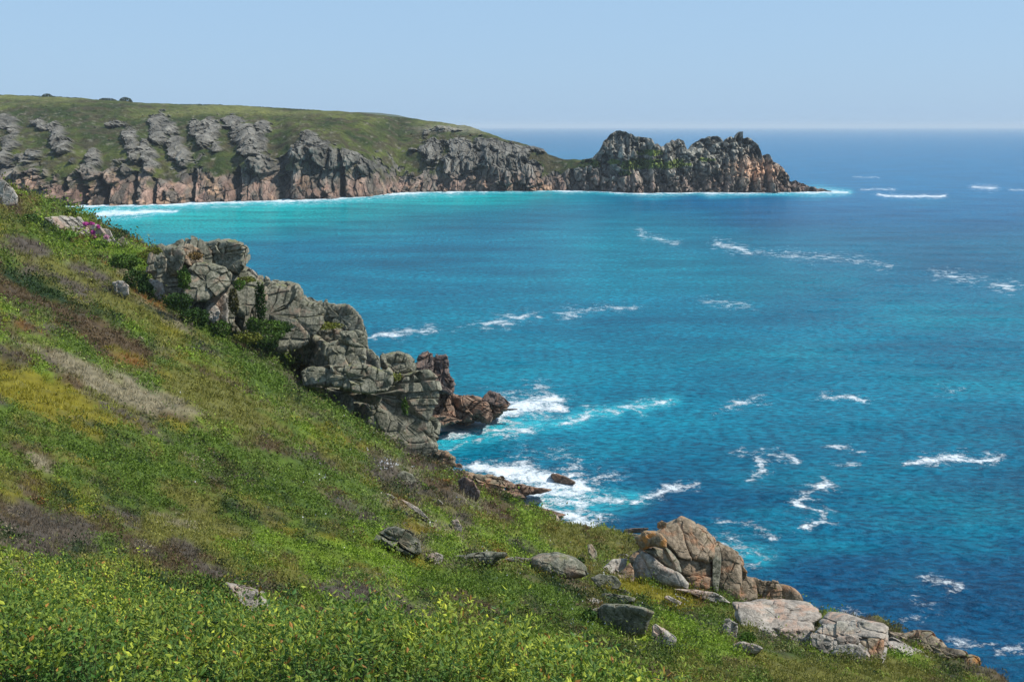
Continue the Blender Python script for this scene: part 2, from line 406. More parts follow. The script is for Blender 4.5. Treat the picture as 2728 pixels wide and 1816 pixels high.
# ------------------------------------------------------------------ sea
def stroke(u, v, pts, w):
    """1 on a wandering line of foam, falling off sideways; pts in photo px (u, v, width)"""
    r = np.zeros_like(u)
    for (a, b) in zip(pts[:-1], pts[1:]):
        ax, ay = a[0], a[1]; bx, by = b[0], b[1]
        L = (bx - ax) ** 2 + (by - ay) ** 2 + 1e-6
        t = np.clip(((u - ax) * (bx - ax) + (v - ay) * (by - ay)) / L, 0, 1)
        dx = (u - ax - t * (bx - ax)) / 1.6; dy = v - ay - t * (by - ay)
        ww = (a[2] + (b[2] - a[2]) * t) * w
        r = np.maximum(r, np.exp(-((dx * dx + dy * dy) / (ww * ww))))
    return r
D = 1.158
FOAM = [  # strength, points (u, v, half width) in photo px
 (1.25, [(205,577,8),(300,568,10),(400,565,6),(470,562,3)]),
 (1.2, [(170,548,5),(260,548,4),(400,546,4),(520,541,7),(620,538,5),(760,533,7),(900,528,7),(1020,516,7),(1120,510,7),(1230,509,6),(1320,508,4),(1450,507,3),(1560,508,4)]),
 (1.15, [(1560,508,3),(1650,513,3),(1740,514,6),(1850,512,3),(1900,512,6),(2050,514,3),(2180,511,6),(2260,512,3)]),
 (0.9, [(200,592,3),(240,590,3)]),
 (0.55, [(560,553,3),(660,548,3)]),
 (1.1, [(2340,519,3),(2430,522,4),(2520,524,3)]), (0.7, [(2295,507,2),(2380,503,3)]), (0.9, [(2590,497,4),(2640,502,5)]), (0.6, [(2680,505,2),(2728,508,3)]), (0.6, [(2280,473,2),(2340,474,2)]),
 # offshore streaks
 (0.6, [(1700,610,4),(1725,630,6)]), (0.55, [(1740,633,6),(1800,648,8)]), (0.8, [(1910,648,7),(1950,658,10),(2000,672,6)]), (0.45, [(2000,672,8),(2100,680,10),(2250,690,12),(2370,708,8)]),
 (0.5, [(2500,730,12),(2600,745,14)]), (0.7, [(2640,755,8),(2700,768,10)]), (0.5, [(1880,800,10),(2000,815,8)]),
 (0.9, [(985,897,4),(1060,890,8),(1150,880,5)]), (0.85, [(1290,868,7),(1350,850,12),(1420,838,8)]), (0.6, [(1500,832,9),(1600,825,8),(1700,818,6)]), (0.3, [(1150,880,5),(1290,868,7)]),
 (1.35, [(1145,1150,14),(1250,1130,16),(1340,1105,24),(1420,1075,22),(1490,1062,10)]), (1.25, [(1360,1100,18),(1440,1085,20),(1500,1090,8)]), (0.8, [(1160,1165,10),(1280,1150,10),(1400,1145,8)]),
 (0.8, [(1200,1195,5),(1240,1178,8),(1280,1168,4)]), (0.8, [(1310,1160,5),(1370,1160,8),(1440,1145,4)]), (0.5, [(1170,1180,6),(1230,1160,8)]),
 (0.95, [(1480,1130,5),(1540,1115,8),(1580,1098,7),(1640,1100,5)]), (0.95, [(1645,1088,4),(1720,1078,7),(1795,1064,5)]), (0.6, [(1680,1090,4),(1715,1102,4)]),
 (0.85, [(1930,1085,5),(1970,1070,8),(2030,1062,5)]), (0.4, [(1900,1098,3),(1930,1098,3)]), (0.85, [(2200,1053,5),(2260,1058,7),(2310,1064,6)]), (0.45, [(2150,1062,3),(2190,1060,4)]), (0.5, [(2490,1045,8),(2550,1035,7),(2570,1025,4)]),
 (1.35, [(1280,1250,14),(1370,1262,26),(1450,1278,34),(1530,1290,30),(1570,1305,14)]), (1.3, [(1400,1320,14),(1460,1310,20),(1540,1312,16)]), (1.0, [(1420,1340,12),(1500,1335,16),(1590,1330,14)]),
 (0.9, [(1560,1330,8),(1640,1330,12),(1670,1330,6)]), (0.9, [(1690,1335,8),(1740,1320,10),(1780,1300,8),(1860,1290,5)]), (1.25, [(1440,1355,10),(1510,1375,18),(1580,1395,14)]), (0.9, [(1590,1370,14),(1540,1355,12)]),
 (1.05, [(2420,1235,5),(2480,1225,10),(2560,1218,9),(2660,1222,6)]), (0.7, [(1970,1200,6),(2010,1215,8)]), (0.85, [(2030,1206,6),(2080,1216,9),(2120,1232,4)]), (0.75, [(2010,1218,6),(2040,1255,9),(2000,1275,4)]),
 (0.6, [(2220,1190,8),(2290,1202,7)]), (0.5, [(2230,1242,4),(2300,1238,3)]), (0.65, [(2200,1270,6),(2215,1290,10)]), (0.95, [(2200,1290,6),(2150,1315,12),(2120,1345,8),(2190,1370,9),(2200,1390,8),(2130,1410,4)]),
 (0.6, [(1910,1390,5),(2000,1395,7),(2060,1430,9),(2070,1440,4)]), (0.65, [(1905,1430,9),(1980,1440,8)]), (0.8, [(1900,1450,9),(2000,1455,6),(2045,1485,9),(2020,1505,7),(1975,1505,5)]), (0.8, [(1960,1480,14),(1990,1470,10)]),
 (0.5, [(2470,1545,10),(2560,1560,10),(2510,1595,8)]), (0.4, [(2430,1570,14),(2450,1640,16)]), (0.6, [(2180,1608,8),(2290,1650,8),(2330,1665,6)]), (0.5, [(2560,1720,12),(2640,1715,10)]), (0.8, [(2660,1740,8),(2728,1725,12)]), (0.4, [(2380,1650,8),(2450,1640,12)]),
 (0.8, [(1790,1660,5),(1800,1640,4)]), (0.6, [(2090,1600,8),(2200,1620,8)]),
]
vs = np.concatenate([np.geomspace(0.6, 12, 26)[:-1] + HOR, np.linspace(HOR + 12, 500, 90)[:-1], np.linspace(500, 600, 130)[:-1], np.linspace(600, 1900, 640), np.geomspace(1, 9, 14)[1:] * 1900 / 1.0])
us2 = np.linspace(-500, 3300, 900)
U2, V2 = np.meshgrid(us2, np.minimum(vs, 1900 + (vs - 1900) * 0.12))
V2 = np.minimum(V2, 3600)
SXY = Psea(U2, V2)
sxv = SXY.reshape(-1, 3).copy()
su, sv = U2.ravel(), V2.ravel()
# swell
dist = np.hypot(sxv[:, 0], sxv[:, 1])
amp = np.exp(-dist / 1100.0)
q = np.stack([sxv[:, 0] * 0.045, sxv[:, 1] * 0.11, 0 * su], -1)
sxv[:, 2] = amp * (0.5 * fbm(q, 3, 51) + 0.28 * fbm(q * 3.1, 3, 52))
# water colour: shoal turquoise near the far beach, deep blue offshore
q = np.stack([su / 420.0, sv / 85.0, 0 * su], -1)
q3 = np.stack([su / 130.0, sv / 30.0, 0 * su], -1)
nz = fbm(q, 4, 61); nz3 = fbm(q3, 3, 62)
tq = np.exp(-(((su - 330) / 900.0) ** 2)) * np.exp(-((sv - 545 + 0.02 * (su - 300)) / 85.0) ** 2) * 1.3
tq = np.maximum(tq, np.exp(-(((su - 1150) / 420.0) ** 2)) * np.exp(-((sv - 515) / 50.0) ** 2) * 1.0)
tq = np.clip(tq + 0.22 * nz * (sv > 520), 0, 1)
c_tq = np.array((0.0, 0.31, 0.31)); c_mid = np.array((0.0, 0.135, 0.215)); c_deep = np.array((0.0, 0.055, 0.125)); c_off = np.array((0.0, 0.115, 0.25))
mid = sst(560, 640, sv) * (1 - sst(1120, 1420, sv + 0.06 * (su - 1300))) + 0.10
mid = mid * (1 - 0.55 * sst(1500, 2700, su) * (1 - sst(600, 1000, sv)))
mid = np.clip(mid + 0.45 * nz + 0.15 * nz3 + 0.35 * np.exp(-(((su - 2500) / 420) ** 2) - ((sv - 1270) / 90) ** 2) + 0.3 * np.exp(-(((su - 1900) / 600) ** 2) - ((sv - 1030) / 60) ** 2), 0, 1)
col = lerp(c_deep, c_mid, mid[:, None])
off = (1 - sst(470, 640, sv + 0.02 * (1200 - su)))[:, None] * np.clip(0.35 + (su[:, None] - 900) / 1500, 0, 1)
col = lerp(col, c_off, np.clip(off, 0, 1))
col = lerp(col, c_tq, tq[:, None])
# aerated water round the surf
aer = np.maximum.reduce([stroke(su, sv, p, 2.6) * s for s, p in FOAM[:3] + FOAM[26:30]] + [stroke(su, sv, [(1440, 1330, 30), (1560, 1345, 30), (1680, 1330, 20)], 1.5), stroke(su, sv, [(1180, 1185, 18), (1420, 1120, 25)], 1.4), stroke(su, sv, [(1940, 1470, 26), (2020, 1480, 22)], 1.3) * .7])
col = lerp(col, np.array((0.03, 0.42, 0.50)), (np.clip(aer, 0, 1) * 0.6)[:, None])
wu = su + 26 * fbm(np.stack([su / 50, sv / 18, 0 * su], -1), 4, 71, .65); wv = sv + 13 * sst(500, 800, sv) * fbm(np.stack([su / 50, sv / 18, 0 * su + 9], -1), 4, 72, .65) + 3 * fbm(np.stack([su / 30, 0 * su, 0 * su + 9], -1), 2, 73)
fo = np.zeros_like(su)
for s, p in FOAM: fo = np.maximum.reduce([fo, .84 * s * stroke(wu, wv, p, 0.9) ** .8, .40 * s * stroke(wu, wv, p, 2.3)])
M_SEA, nt, b, out = new_mat('sea_water')
c = attr(nt, 'Col'); fa = attr(nt, 'foam', False)
p1 = pos(nt, (0.55, 1.0, 1.0)); p2 = pos(nt)
w1 = noise_node(nt, p1, 0.22, 6, 0.68, 0.3); w2 = noise_node(nt, p1, 0.9, 4, 0.65, 0.3); w3 = noise_node(nt, pos(nt, (0.4, 1, 1)), 0.035, 5, 0.6)
# foam: breaks into lace where thin
fn = noise_node(nt, p2, 1.3, 7, 0.8, 0.9)
fn2 = noise_node(nt, p2, 0.22, 4, 0.6, 0.8)
fmix = math_n(nt, 'ADD', fa, math_n(nt, 'MULTIPLY', math_n(nt, 'SUBTRACT', math_n(nt, 'ADD', math_n(nt, 'MULTIPLY', fn, 1.0), math_n(nt, 'MULTIPLY', fn2, 0.8)), 0.9), 3.2))
foam = ramp(nt, fmix, 0.42, 1.15)
foam = math_n(nt, 'MULTIPLY', foam, ramp(nt, fa, 0.04, 0.22))
# scattered white flecks: glints painted into the sea colour
fl = noise_node(nt, p1, 0.42, 2, 0.5)
fleck = ramp(nt, fl, 0.83, 0.86)
foam = math_n(nt, 'MAXIMUM', foam, math_n(nt, 'MULTIPLY', fleck, 0.9))
wc = mixc(nt, 1.0, c, ramp(nt, w2, 0.38, 0.62, (0.55, 0.58, 0.64, 1), (1.45, 1.42, 1.34, 1)), 'MULTIPLY')  # light and dark of the ripple faces put into the base colour
wc = mixc(nt, 1.0, wc, ramp(nt, w3, 0.35, 0.65, (0.72, 0.75, 0.8, 1), (1.25, 1.22, 1.18, 1)), 'MULTIPLY')  # broad swell bands, lighter and darker, painted in the same way
cc = mixc(nt, math_n(nt, 'MULTIPLY', foam, .92), wc, (0.74, 0.79, 0.82))
nt.links.new(cc, b.inputs['Base Color'])
b.inputs['IOR'].default_value = 1.33; b.inputs['Specular IOR Level'].default_value = 0.07
rr = math_n(nt, 'ADD', math_n(nt, 'MULTIPLY', foam, 0.6), 0.22); nt.links.new(rr, b.inputs['Roughness'])
bp = N(nt, 'ShaderNodeBump', Strength=0.9, Distance=1.0)
hh = math_n(nt, 'ADD', math_n(nt, 'MULTIPLY', w1, 1.8), math_n(nt, 'MULTIPLY', w2, 0.9)); hh = math_n(nt, 'ADD', hh, math_n(nt, 'MULTIPLY', foam, 0.15))
nt.links.new(hh, bp.inputs['Height']); nt.links.new(bp.outputs[0], b.inputs['Normal'])
o = mesh_obj('sea', sxv, grid_faces(*U2.shape), M_SEA, cols=col, attrs={'foam': fo}); tag(o, kind='structure')
# seabed and the rest of the ocean round the viewer, just under the surface sheet
R0 = 60000.0
o = mesh_obj('ocean', [(-R0, -R0, -2.5), (R0, -R0, -2.5), (R0, R0, -2.5), (-R0, R0, -2.5)], [(0, 1, 2, 3)], M_SEA, cols=np.tile(c_deep, (4, 1)), attrs={'foam': np.zeros(4)}); tag(o, kind='structure')

# ------------------------------------------------------------------ far coast: cliffs and headland
def far_mat(name):
    m, nt, b, out = new_mat(name)
    c = attr(nt, 'Col'); p = pos(nt, (1, 1, 0.45))
    n1 = noise_node(nt, p, 0.16, 6, 0.7, 0.3); n2 = noise_node(nt, pos(nt), 0.5, 4, 0.7)
    c = mixc(nt, 1.0, c, ramp(nt, n1, 0.36, 0.64, (0.62, 0.62, 0.62, 1), (1.38, 1.36, 1.32, 1)), 'MULTIPLY')
    c = mixc(nt, 1.0, c, ramp(nt, n2, 0.3, 0.7, (0.75,) * 3 + (1,), (1.25,) * 3 + (1,)), 'MULTIPLY')
    nt.links.new(c, b.inputs['Base Color']); b.inputs['Roughness'].default_value = 0.95; b.inputs['Specular IOR Level'].default_value = 0.1
    bp = N(nt, 'ShaderNodeBump', Strength=0.7, Distance=2.0); nt.links.new(n1, bp.inputs['Height']); nt.links.new(bp.outputs[0], b.inputs['Normal'])
    return m
M_FAR = far_mat('far_cliff')
SKYL = np.array([(-700,240),(-300,246),(0,254),(116,257),(208,262),(272,266),(347,272),(463,278),(579,279),(695,285),(811,292),(926,298),(1019,307),(1089,314),(1158,323),(1216,332),(1274,344),(1332,366),(1390,381),(1448,398),(1461,411),(1505,424),(1552,426),(1600,424)], float)
WATL = np.array([(-700,550),(0,549),(200,549),(290,547),(395,545),(520,539),(650,536),(810,532),(985,524),(1060,512),(1215,509),(1330,509),(1450,507),(1560,508),(1600,509)], float)
CTOP = np.array([(-700,470),(0,462),(120,470),(200,474),(290,474),(400,462),(480,468),(520,450),(600,462),(680,425),(740,455),(790,400),(860,400),(950,430),(1000,455),(1060,470),(1120,450),(1180,440),(1250,430),(1330,430),(1400,440),(1480,455),(1560,450),(1600,445)], float)
def ip(tab, u): return np.interp(u, tab[:, 0], tab[:, 1])
OUTC = [tuple(Z1([(a, b)])[0]) + (c / 2.356, d / 2.356) for a, b, c, d in [  # crags standing out of the slope
 (30,250,60,50),(100,280,40,60),(80,380,50,50),(270,260,40,30),(385,340,45,80),(400,400,60,50),(330,290,60,25),(740,270,70,25),(830,330,50,40),(840,400,40,70),(920,410,30,60),(870,460,30,40),
 (1010,250,60,60),(1010,330,65,50),(1080,300,50,50),(1110,400,50,70),(1160,470,35,70),(960,480,40,70),(1250,290,50,60),(1340,290,60,70),(1300,350,60,50),(1370,420,25,40),(1480,260,70,50),(1540,320,80,60),(1640,380,50,60),(1560,420,60,50),(1660,280,50,40),
 (1950,350,60,40),(1900,430,70,60),(2000,400,80,60),(2060,480,90,70),(2180,470,90,50),(2290,520,60,50),(600,480,45,60),(575,560,50,60),(150,490,60,30),(230,460,40,30),(50,500,40,60),(460,490,20,20),(1650,520,90,60),(710,600,40,30),(800,550,25,40)]]
OUTC += [tuple(Z2([(a, b)])[0]) + (c / 1.812, d / 1.812) for a, b, c, d in [
 (270,220,60,60),(330,120,60,12),(420,220,70,60),(460,260,60,70),(540,190,80,30),(620,220,80,40),(700,230,60,30),(240,135,18,8),(640,310,90,70),(760,210,70,20),(380,290,50,80),(180,215,25,10),(560,250,60,50),(740,330,60,50),(800,215,40,20)]]
nu, nrow = 1500, 230
uf = np.linspace(-700, 1600, nu)
tt = np.linspace(0, 1, nrow)
vw, vc, vsk = ip(WATL, uf), ip(CTOP, uf), ip(SKYL, uf)
vc = np.convolve(np.pad(vc, 20, mode='edge'), np.ones(41) / 41, 'valid') + 14 * fbm(np.stack([uf / 45, 0 * uf, 0 * uf], -1), 3, 90)
vsk2 = vsk + 1.6 * fbm(np.stack([uf / 30, 0 * uf, 0 * uf], -1), 3, 92)
Y0 = Psea(uf, vw)[:, 1]
span = np.interp(uf, [-700, 0, 800, 1150, 1300, 1400, 1500, 1600], [380, 370, 300, 190, 110, 60, 30, 22])
V = np.where(tt[:, None] < 0.42, vw + 6 + (vc - vw - 6) * (tt[:, None] / 0.42), vc + (vsk2 - vc) * ((tt[:, None] - 0.42) / 0.58))
g1 = np.clip(tt[:, None] / 0.42, 0, 1); g2 = np.clip((tt[:, None] - 0.42) / 0.58, 0, 1)
cy_span = np.minimum(26, span * .5)
YF = Y0 - 3 + cy_span * g1 ** 1.3 + (span - 5) * (0.35 * g2 + 0.65 * g2 ** 2.2)
# zawns (deep clefts) and buttresses in the cliff band
ZAWN = [(1195,560,26),(1770,600,40),(650,590,34),(500,600,30),(830,640,22),(960,640,24),(1480,610,26),(2140,600,20),(400,620,20)]
cl_f = np.zeros_like(YF)
for zx, zy, zw in ZAWN:
    zu = zx / 2.356; cl_f = np.maximum(cl_f, np.exp(-((np.broadcast_to(uf, YF.shape) - zu) / (zw / 2.356)) ** 4) * (1 - sst(0.8, 1.3, g1 + g2)))
Ub = np.broadcast_to(uf, YF.shape)
pt = P(Ub, V, YF)
X3 = pt.copy(); X3[..., 2] *= 0.35
warp = np.stack([fbm(pt / 14.0, 2, 201), fbm(pt / 14.0, 2, 202), fbm(pt / 14.0, 2, 203)], -1)
X3[..., 1] *= 0.3
f1, f2, fh, rid = worley((X3 + 3 * warp) / np.array([8.0, 12.0, 5.5]), 210)
g1_, g2_, gh, grid_ = worley((X3 + 1.5 * warp) / np.array([3.2, 5.0, 2.2]), 220)
big = fbm(pt / np.array([30., 60., 200.]), 3, 230)
nn = fbm(pt / 9.0, 4, 240)
mb = 1 - sst(0.86, 1.02, g1 + 0.9 * g2 + 0.45 * nn + 0.5 * big)          # cliff band
mo = np.zeros_like(YF)
wUb = Ub + 9 * fbm(pt / 18.0, 3, 250); wV = V + 9 * fbm(pt / 18.0, 3, 251)
for (cu, cv, ru, rv) in OUTC:
    mo = np.maximum(mo, np.exp(-(((wUb - cu) / ru) ** 2 + ((wV - cv) / rv) ** 2) ** 1.5 * 0.8))
mo = np.maximum(mo, .42 * sst(0.16, 0.42, fbm(pt / np.array([26., 60., 18.]), 3, 255)) * (1 - sst(.25, .75, g2)))
mo_r = sst(0.38, 0.54, mo + 0.50 * nn + .45 * fbm(pt / np.array([5., 9., 4.]), 3, 257))
mb = mb * (1 - .85 * sst(.12, .3, fbm(pt / np.array([7., 12., 9.]), 3, 258)) * sst(.45, .9, g1 + g2))
rockm = np.clip(np.maximum(mb, mo_r), 0, 1)
disp = mb * (13.0 * big + 6 * (rid - 0.5) + 3 * fh + 1.6 * gh + 3.0 * (grid_ - .5)) + mo_r * (5 + 7 * mo + 8.0 * (rid - .3) + 4 * fh + 4.5 * (grid_ - .5)) - 16 * cl_f * mb
cr = (np.exp(-((f2 - f1) / 0.09) ** 2) * 2 + np.exp(-((g2_ - g1_) / 0.1) ** 2) * 1.0) * rockm
disp = disp - cr
rollg = (1 - rockm) * (4.5 * fbm(pt / 22.0, 3, 260) + 1.6 * fbm(pt / 5.0, 3, 261))
edge = (1 - sst(0.90, 1.0, tt))[:, None]
pt[..., 1] -= (disp * 1.0) * edge
pt[..., 2] += (0.14 * disp * mo_r * (1 - mb) + rollg) * (0.3 + 0.7 * edge) * sst(0, 0.06, tt)[:, None]
# colours
RG, RP, RD = np.array((0.112, 0.106, 0.092)), np.array((0.165, 0.108, 0.084)), np.array((0.066, 0.063, 0.053))
low = 1 - sst(440, 505, V + 18 * nn)      # 1 = high
rc = lerp(RP, RG, low[..., None])
rc = lerp(rc, RD, np.clip(0.38 + 1.8 * fbm(pt / np.array([4.5, 14, 18.]), 4, 270), 0, 0.8)[..., None])
rc = lerp(rc, np.array((0.26, 0.165, 0.105)), (np.clip(fbm(pt / 11.0, 3, 275) * 2.4 - .35, 0, .7) * (1 - low))[..., None])
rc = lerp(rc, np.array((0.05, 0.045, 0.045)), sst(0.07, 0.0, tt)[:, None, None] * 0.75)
gn = fbm(pt / np.array([30., 60., 16.]), 4, 280); gn2 = fbm(pt / np.array([9., 14., 6.]), 3, 281)
gc = lerp(np.array((0.034, 0.050, 0.013)), np.array((0.085, 0.10, 0.024)), np.clip(0.35 + 1.9 * gn, 0, 1)[..., None])
gc = lerp(gc, np.array((0.065, 0.055, 0.03)), np.clip(0.2 + 2.4 * gn2 + sst(500, 900, Ub) * 0.15, 0, 0.85)[..., None])
gc = lerp(gc, np.array((0.17, 0.16, 0.12)), (np.clip(fbm(pt / np.array([4., 6., 3.]), 2, 284) * 4 - 1.5, 0, .8))[..., None])
gc = lerp(gc, np.array((0.16, 0.17, 0.055)), (sst(0.87, 0.95, tt)[:, None] * np.clip(.5 + 1.5 * fbm(pt / np.array([60, 60, 10.]), 2, 283), 0, 1))[..., None] * 0.8)
rc = rc * (1.25 + 0.7 * (rid - .5) + 0.6 * (grid_ - .5))[..., None]
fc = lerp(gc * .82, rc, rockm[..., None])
fc = lerp(fc, np.array((0.2, 0.19, 0.15)), (np.exp(-((Ub - 1200) / 80) ** 2 - ((V - 345) / 10) ** 2) * .8)[..., None])   # bare path
# rows over the brow and down behind it
back = []
for dy, dz in ((60, -1.0), (250, -9), (700, -40)):
    r = pt[-1].copy(); k = span / 370.0
    r[:, 1] += dy * np.clip(k, .12, 1); r[:, 2] += dz * 1.0 - (1 - np.clip(k, 0, 1)) * dy * 0.6; back.append(r)
pt = np.concatenate([pt, np.array(back)], 0)
fc = np.concatenate([fc, np.repeat(fc[-1:], 3, 0)], 0)
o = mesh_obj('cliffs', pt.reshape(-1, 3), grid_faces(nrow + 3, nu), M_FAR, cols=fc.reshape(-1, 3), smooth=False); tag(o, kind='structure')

# the rocky peninsula
PSK = Z2([(1000,262),(1050,255),(1060,240),(1085,215),(1095,195),(1105,172),(1120,160),(1132,142),(1150,132),(1165,124),(1180,121),(1192,128),(1210,128),(1225,138),(1240,140),(1255,152),(1290,155),(1330,160),(1340,172),(1348,188),(1362,186),(1380,202),(1395,196),(1405,183),(1425,180),(1432,168),(1445,172),(1460,163),(1478,168),(1490,175),(1498,200),(1506,214),(1515,212),(1528,192),(1540,182),(1560,172),(1575,160),(1592,162),(1605,152),(1650,150),(1668,158),(1676,170),(1681,200),(1688,180),(1694,163),(1715,150),(1728,158),(1742,154),(1750,138),(1757,128),(1776,127),(1774,140),(1768,158),(1785,160),(1800,155),(1815,165),(1840,182),(1852,196),(1862,220),(1868,245),(1878,240),(1890,236),(1905,240),(1915,262),(1922,274),(1940,282),(1955,292),(1968,316),(1985,326),(1997,342),(2000,366),(2012,370),(2030,362),(2045,374),(2068,380),(2088,392),(2110,394),(2135,404),(2160,402),(2185,412),(2200,416)])
nu, nrow = 1100, 190
uf = np.linspace(PSK[0, 0], PSK[-1, 0], nu)
vsk = ip(PSK, uf) + 1.2 * fbm(np.stack([uf / 5, 0 * uf, 0 * uf], -1), 2, 300)
vw = np.interp(uf, [1550, 1700, 1800, 1990, 2200], [508, 514, 513, 513, 510]) + 1.5 * fbm(np.stack([uf / 12, 0 * uf, 0 * uf], -1), 3, 301)
Y0 = Psea(uf, vw)[:, 1]
hgt = np.clip((vw - vsk) / 3000 * Y0, 1, 99)
tt = np.linspace(0, 1, nrow)[:, None]
V = vw + 5 + (vsk - vw - 5) * tt
zh = np.clip((vw - V) / 3000 * Y0, 0, 99); YF = Y0 + 0.5 * zh + 0.006 * zh ** 2
Ub = np.broadcast_to(uf, YF.shape)
pt = P(Ub, V, YF)
warp = np.stack([fbm(pt / 10.0, 2, 311), fbm(pt / 10.0, 2, 312), fbm(pt / 10.0, 2, 313)], -1)
X3 = pt * np.array([1, .5, 1]) + 3 * warp
f1, f2, fh, rid = worley(X3 / np.array([6.0, 8.0, 7.5]), 320)
g1_, g2_, gh, grid_ = worley(X3 / np.array([2.6, 3.5, 3.0]), 330)
big = fbm(pt / np.array([17., 40., 30.]), 3, 340)
edge = 1 - sst(0.93, 1.0, tt)
disp = 20.0 * big + 9 * (rid - .5) + 4 * fh + 5 * (grid_ - .5) + 2 * gh - np.exp(-((f2 - f1) / .09) ** 2) * 1.7 - np.exp(-((g2_ - g1_) / .1) ** 2) * 0.8
pt[..., 1] -= disp * (0.15 + 0.85 * edge)
pt[..., 2] += (0.9 * (grid_ - .5)) * sst(0.05, 0.3, tt) * edge
nn = fbm(pt / 8.0, 4, 345)
low = 1 - sst(430, 500, V + 18 * nn)
rc = lerp(np.array((0.175, 0.125, 0.1)), np.array((0.15, 0.142, 0.12)), low[..., None])
rc = lerp(rc, RD, np.clip(0.35 + 1.7 * fbm(pt / np.array([8, 8, 12.]), 3, 350), 0, 0.75)[..., None])
pk = np.exp(-((Ub - 2010) / 70) ** 2 - ((V - 452) / 32) ** 2)
rc = lerp(rc, np.array((0.36, 0.22, 0.14)), np.clip(pk * 1.1 + nn * .4 - .1, 0, .85)[..., None])
grn = np.maximum.reduce([np.exp(-(((Ub - a) / c) ** 2 + ((V - b) / d) ** 2)) for a, b, c, d in [tuple(Z2([(x, y)])[0]) + (w / 1.812, h / 1.812) for x, y, w, h in [(1290,285,120,28),(1450,285,70,20),(1330,230,60,16),(1150,275,40,12),(1600,265,40,10),(1010,285,70,30),(1200,330,30,10)]]])
rc = rc * (1.4 + 0.8 * (rid - .5) + 0.7 * (grid_ - .5))[..., None]
gm = sst(0.30, 0.5, grn + 0.5 * nn)
pc = lerp(rc, np.array((0.10, 0.13, 0.03)), gm[..., None])
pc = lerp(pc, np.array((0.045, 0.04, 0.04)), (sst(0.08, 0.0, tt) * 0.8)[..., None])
rows = []
for a, b in ((0.25, 0.97), (0.6, 0.8), (1.2, 0.4), (1.7, -0.12)):
    r = pt[-1].copy(); r[:, 1] += a * np.convolve(np.pad(hgt, 30, mode='edge'), np.ones(61) / 61, 'valid') + 1.5 * vnoise(r / 4.0, 3); r[:, 2] = r[:, 2] * b; rows.append(r)
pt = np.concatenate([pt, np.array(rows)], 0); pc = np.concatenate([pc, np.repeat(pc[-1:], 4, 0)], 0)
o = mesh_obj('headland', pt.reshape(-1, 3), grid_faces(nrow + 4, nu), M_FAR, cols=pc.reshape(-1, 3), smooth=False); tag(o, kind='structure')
# blue hills beyond the brow
bu = np.linspace(850, 1120, 60); bv = np.interp(bu, [850, 960, 1010, 1060, 1090, 1120], [300, 299, 301, 307, 314, 322])
r1 = P(bu, bv, 3200.0); r0 = r1.copy(); r0[:, 2] = -3; r0[:, 1] -= 420; r2 = r1.copy(); r2[:, 1] += 500; r2[:, 2] *= 0.5
o = mesh_obj('distant_hills', np.concatenate([r0, r1, r2]), grid_faces(3, 60), M_TURF, cols=np.full((180, 3), (0.07, 0.085, 0.05))); tag(o, kind='structure')

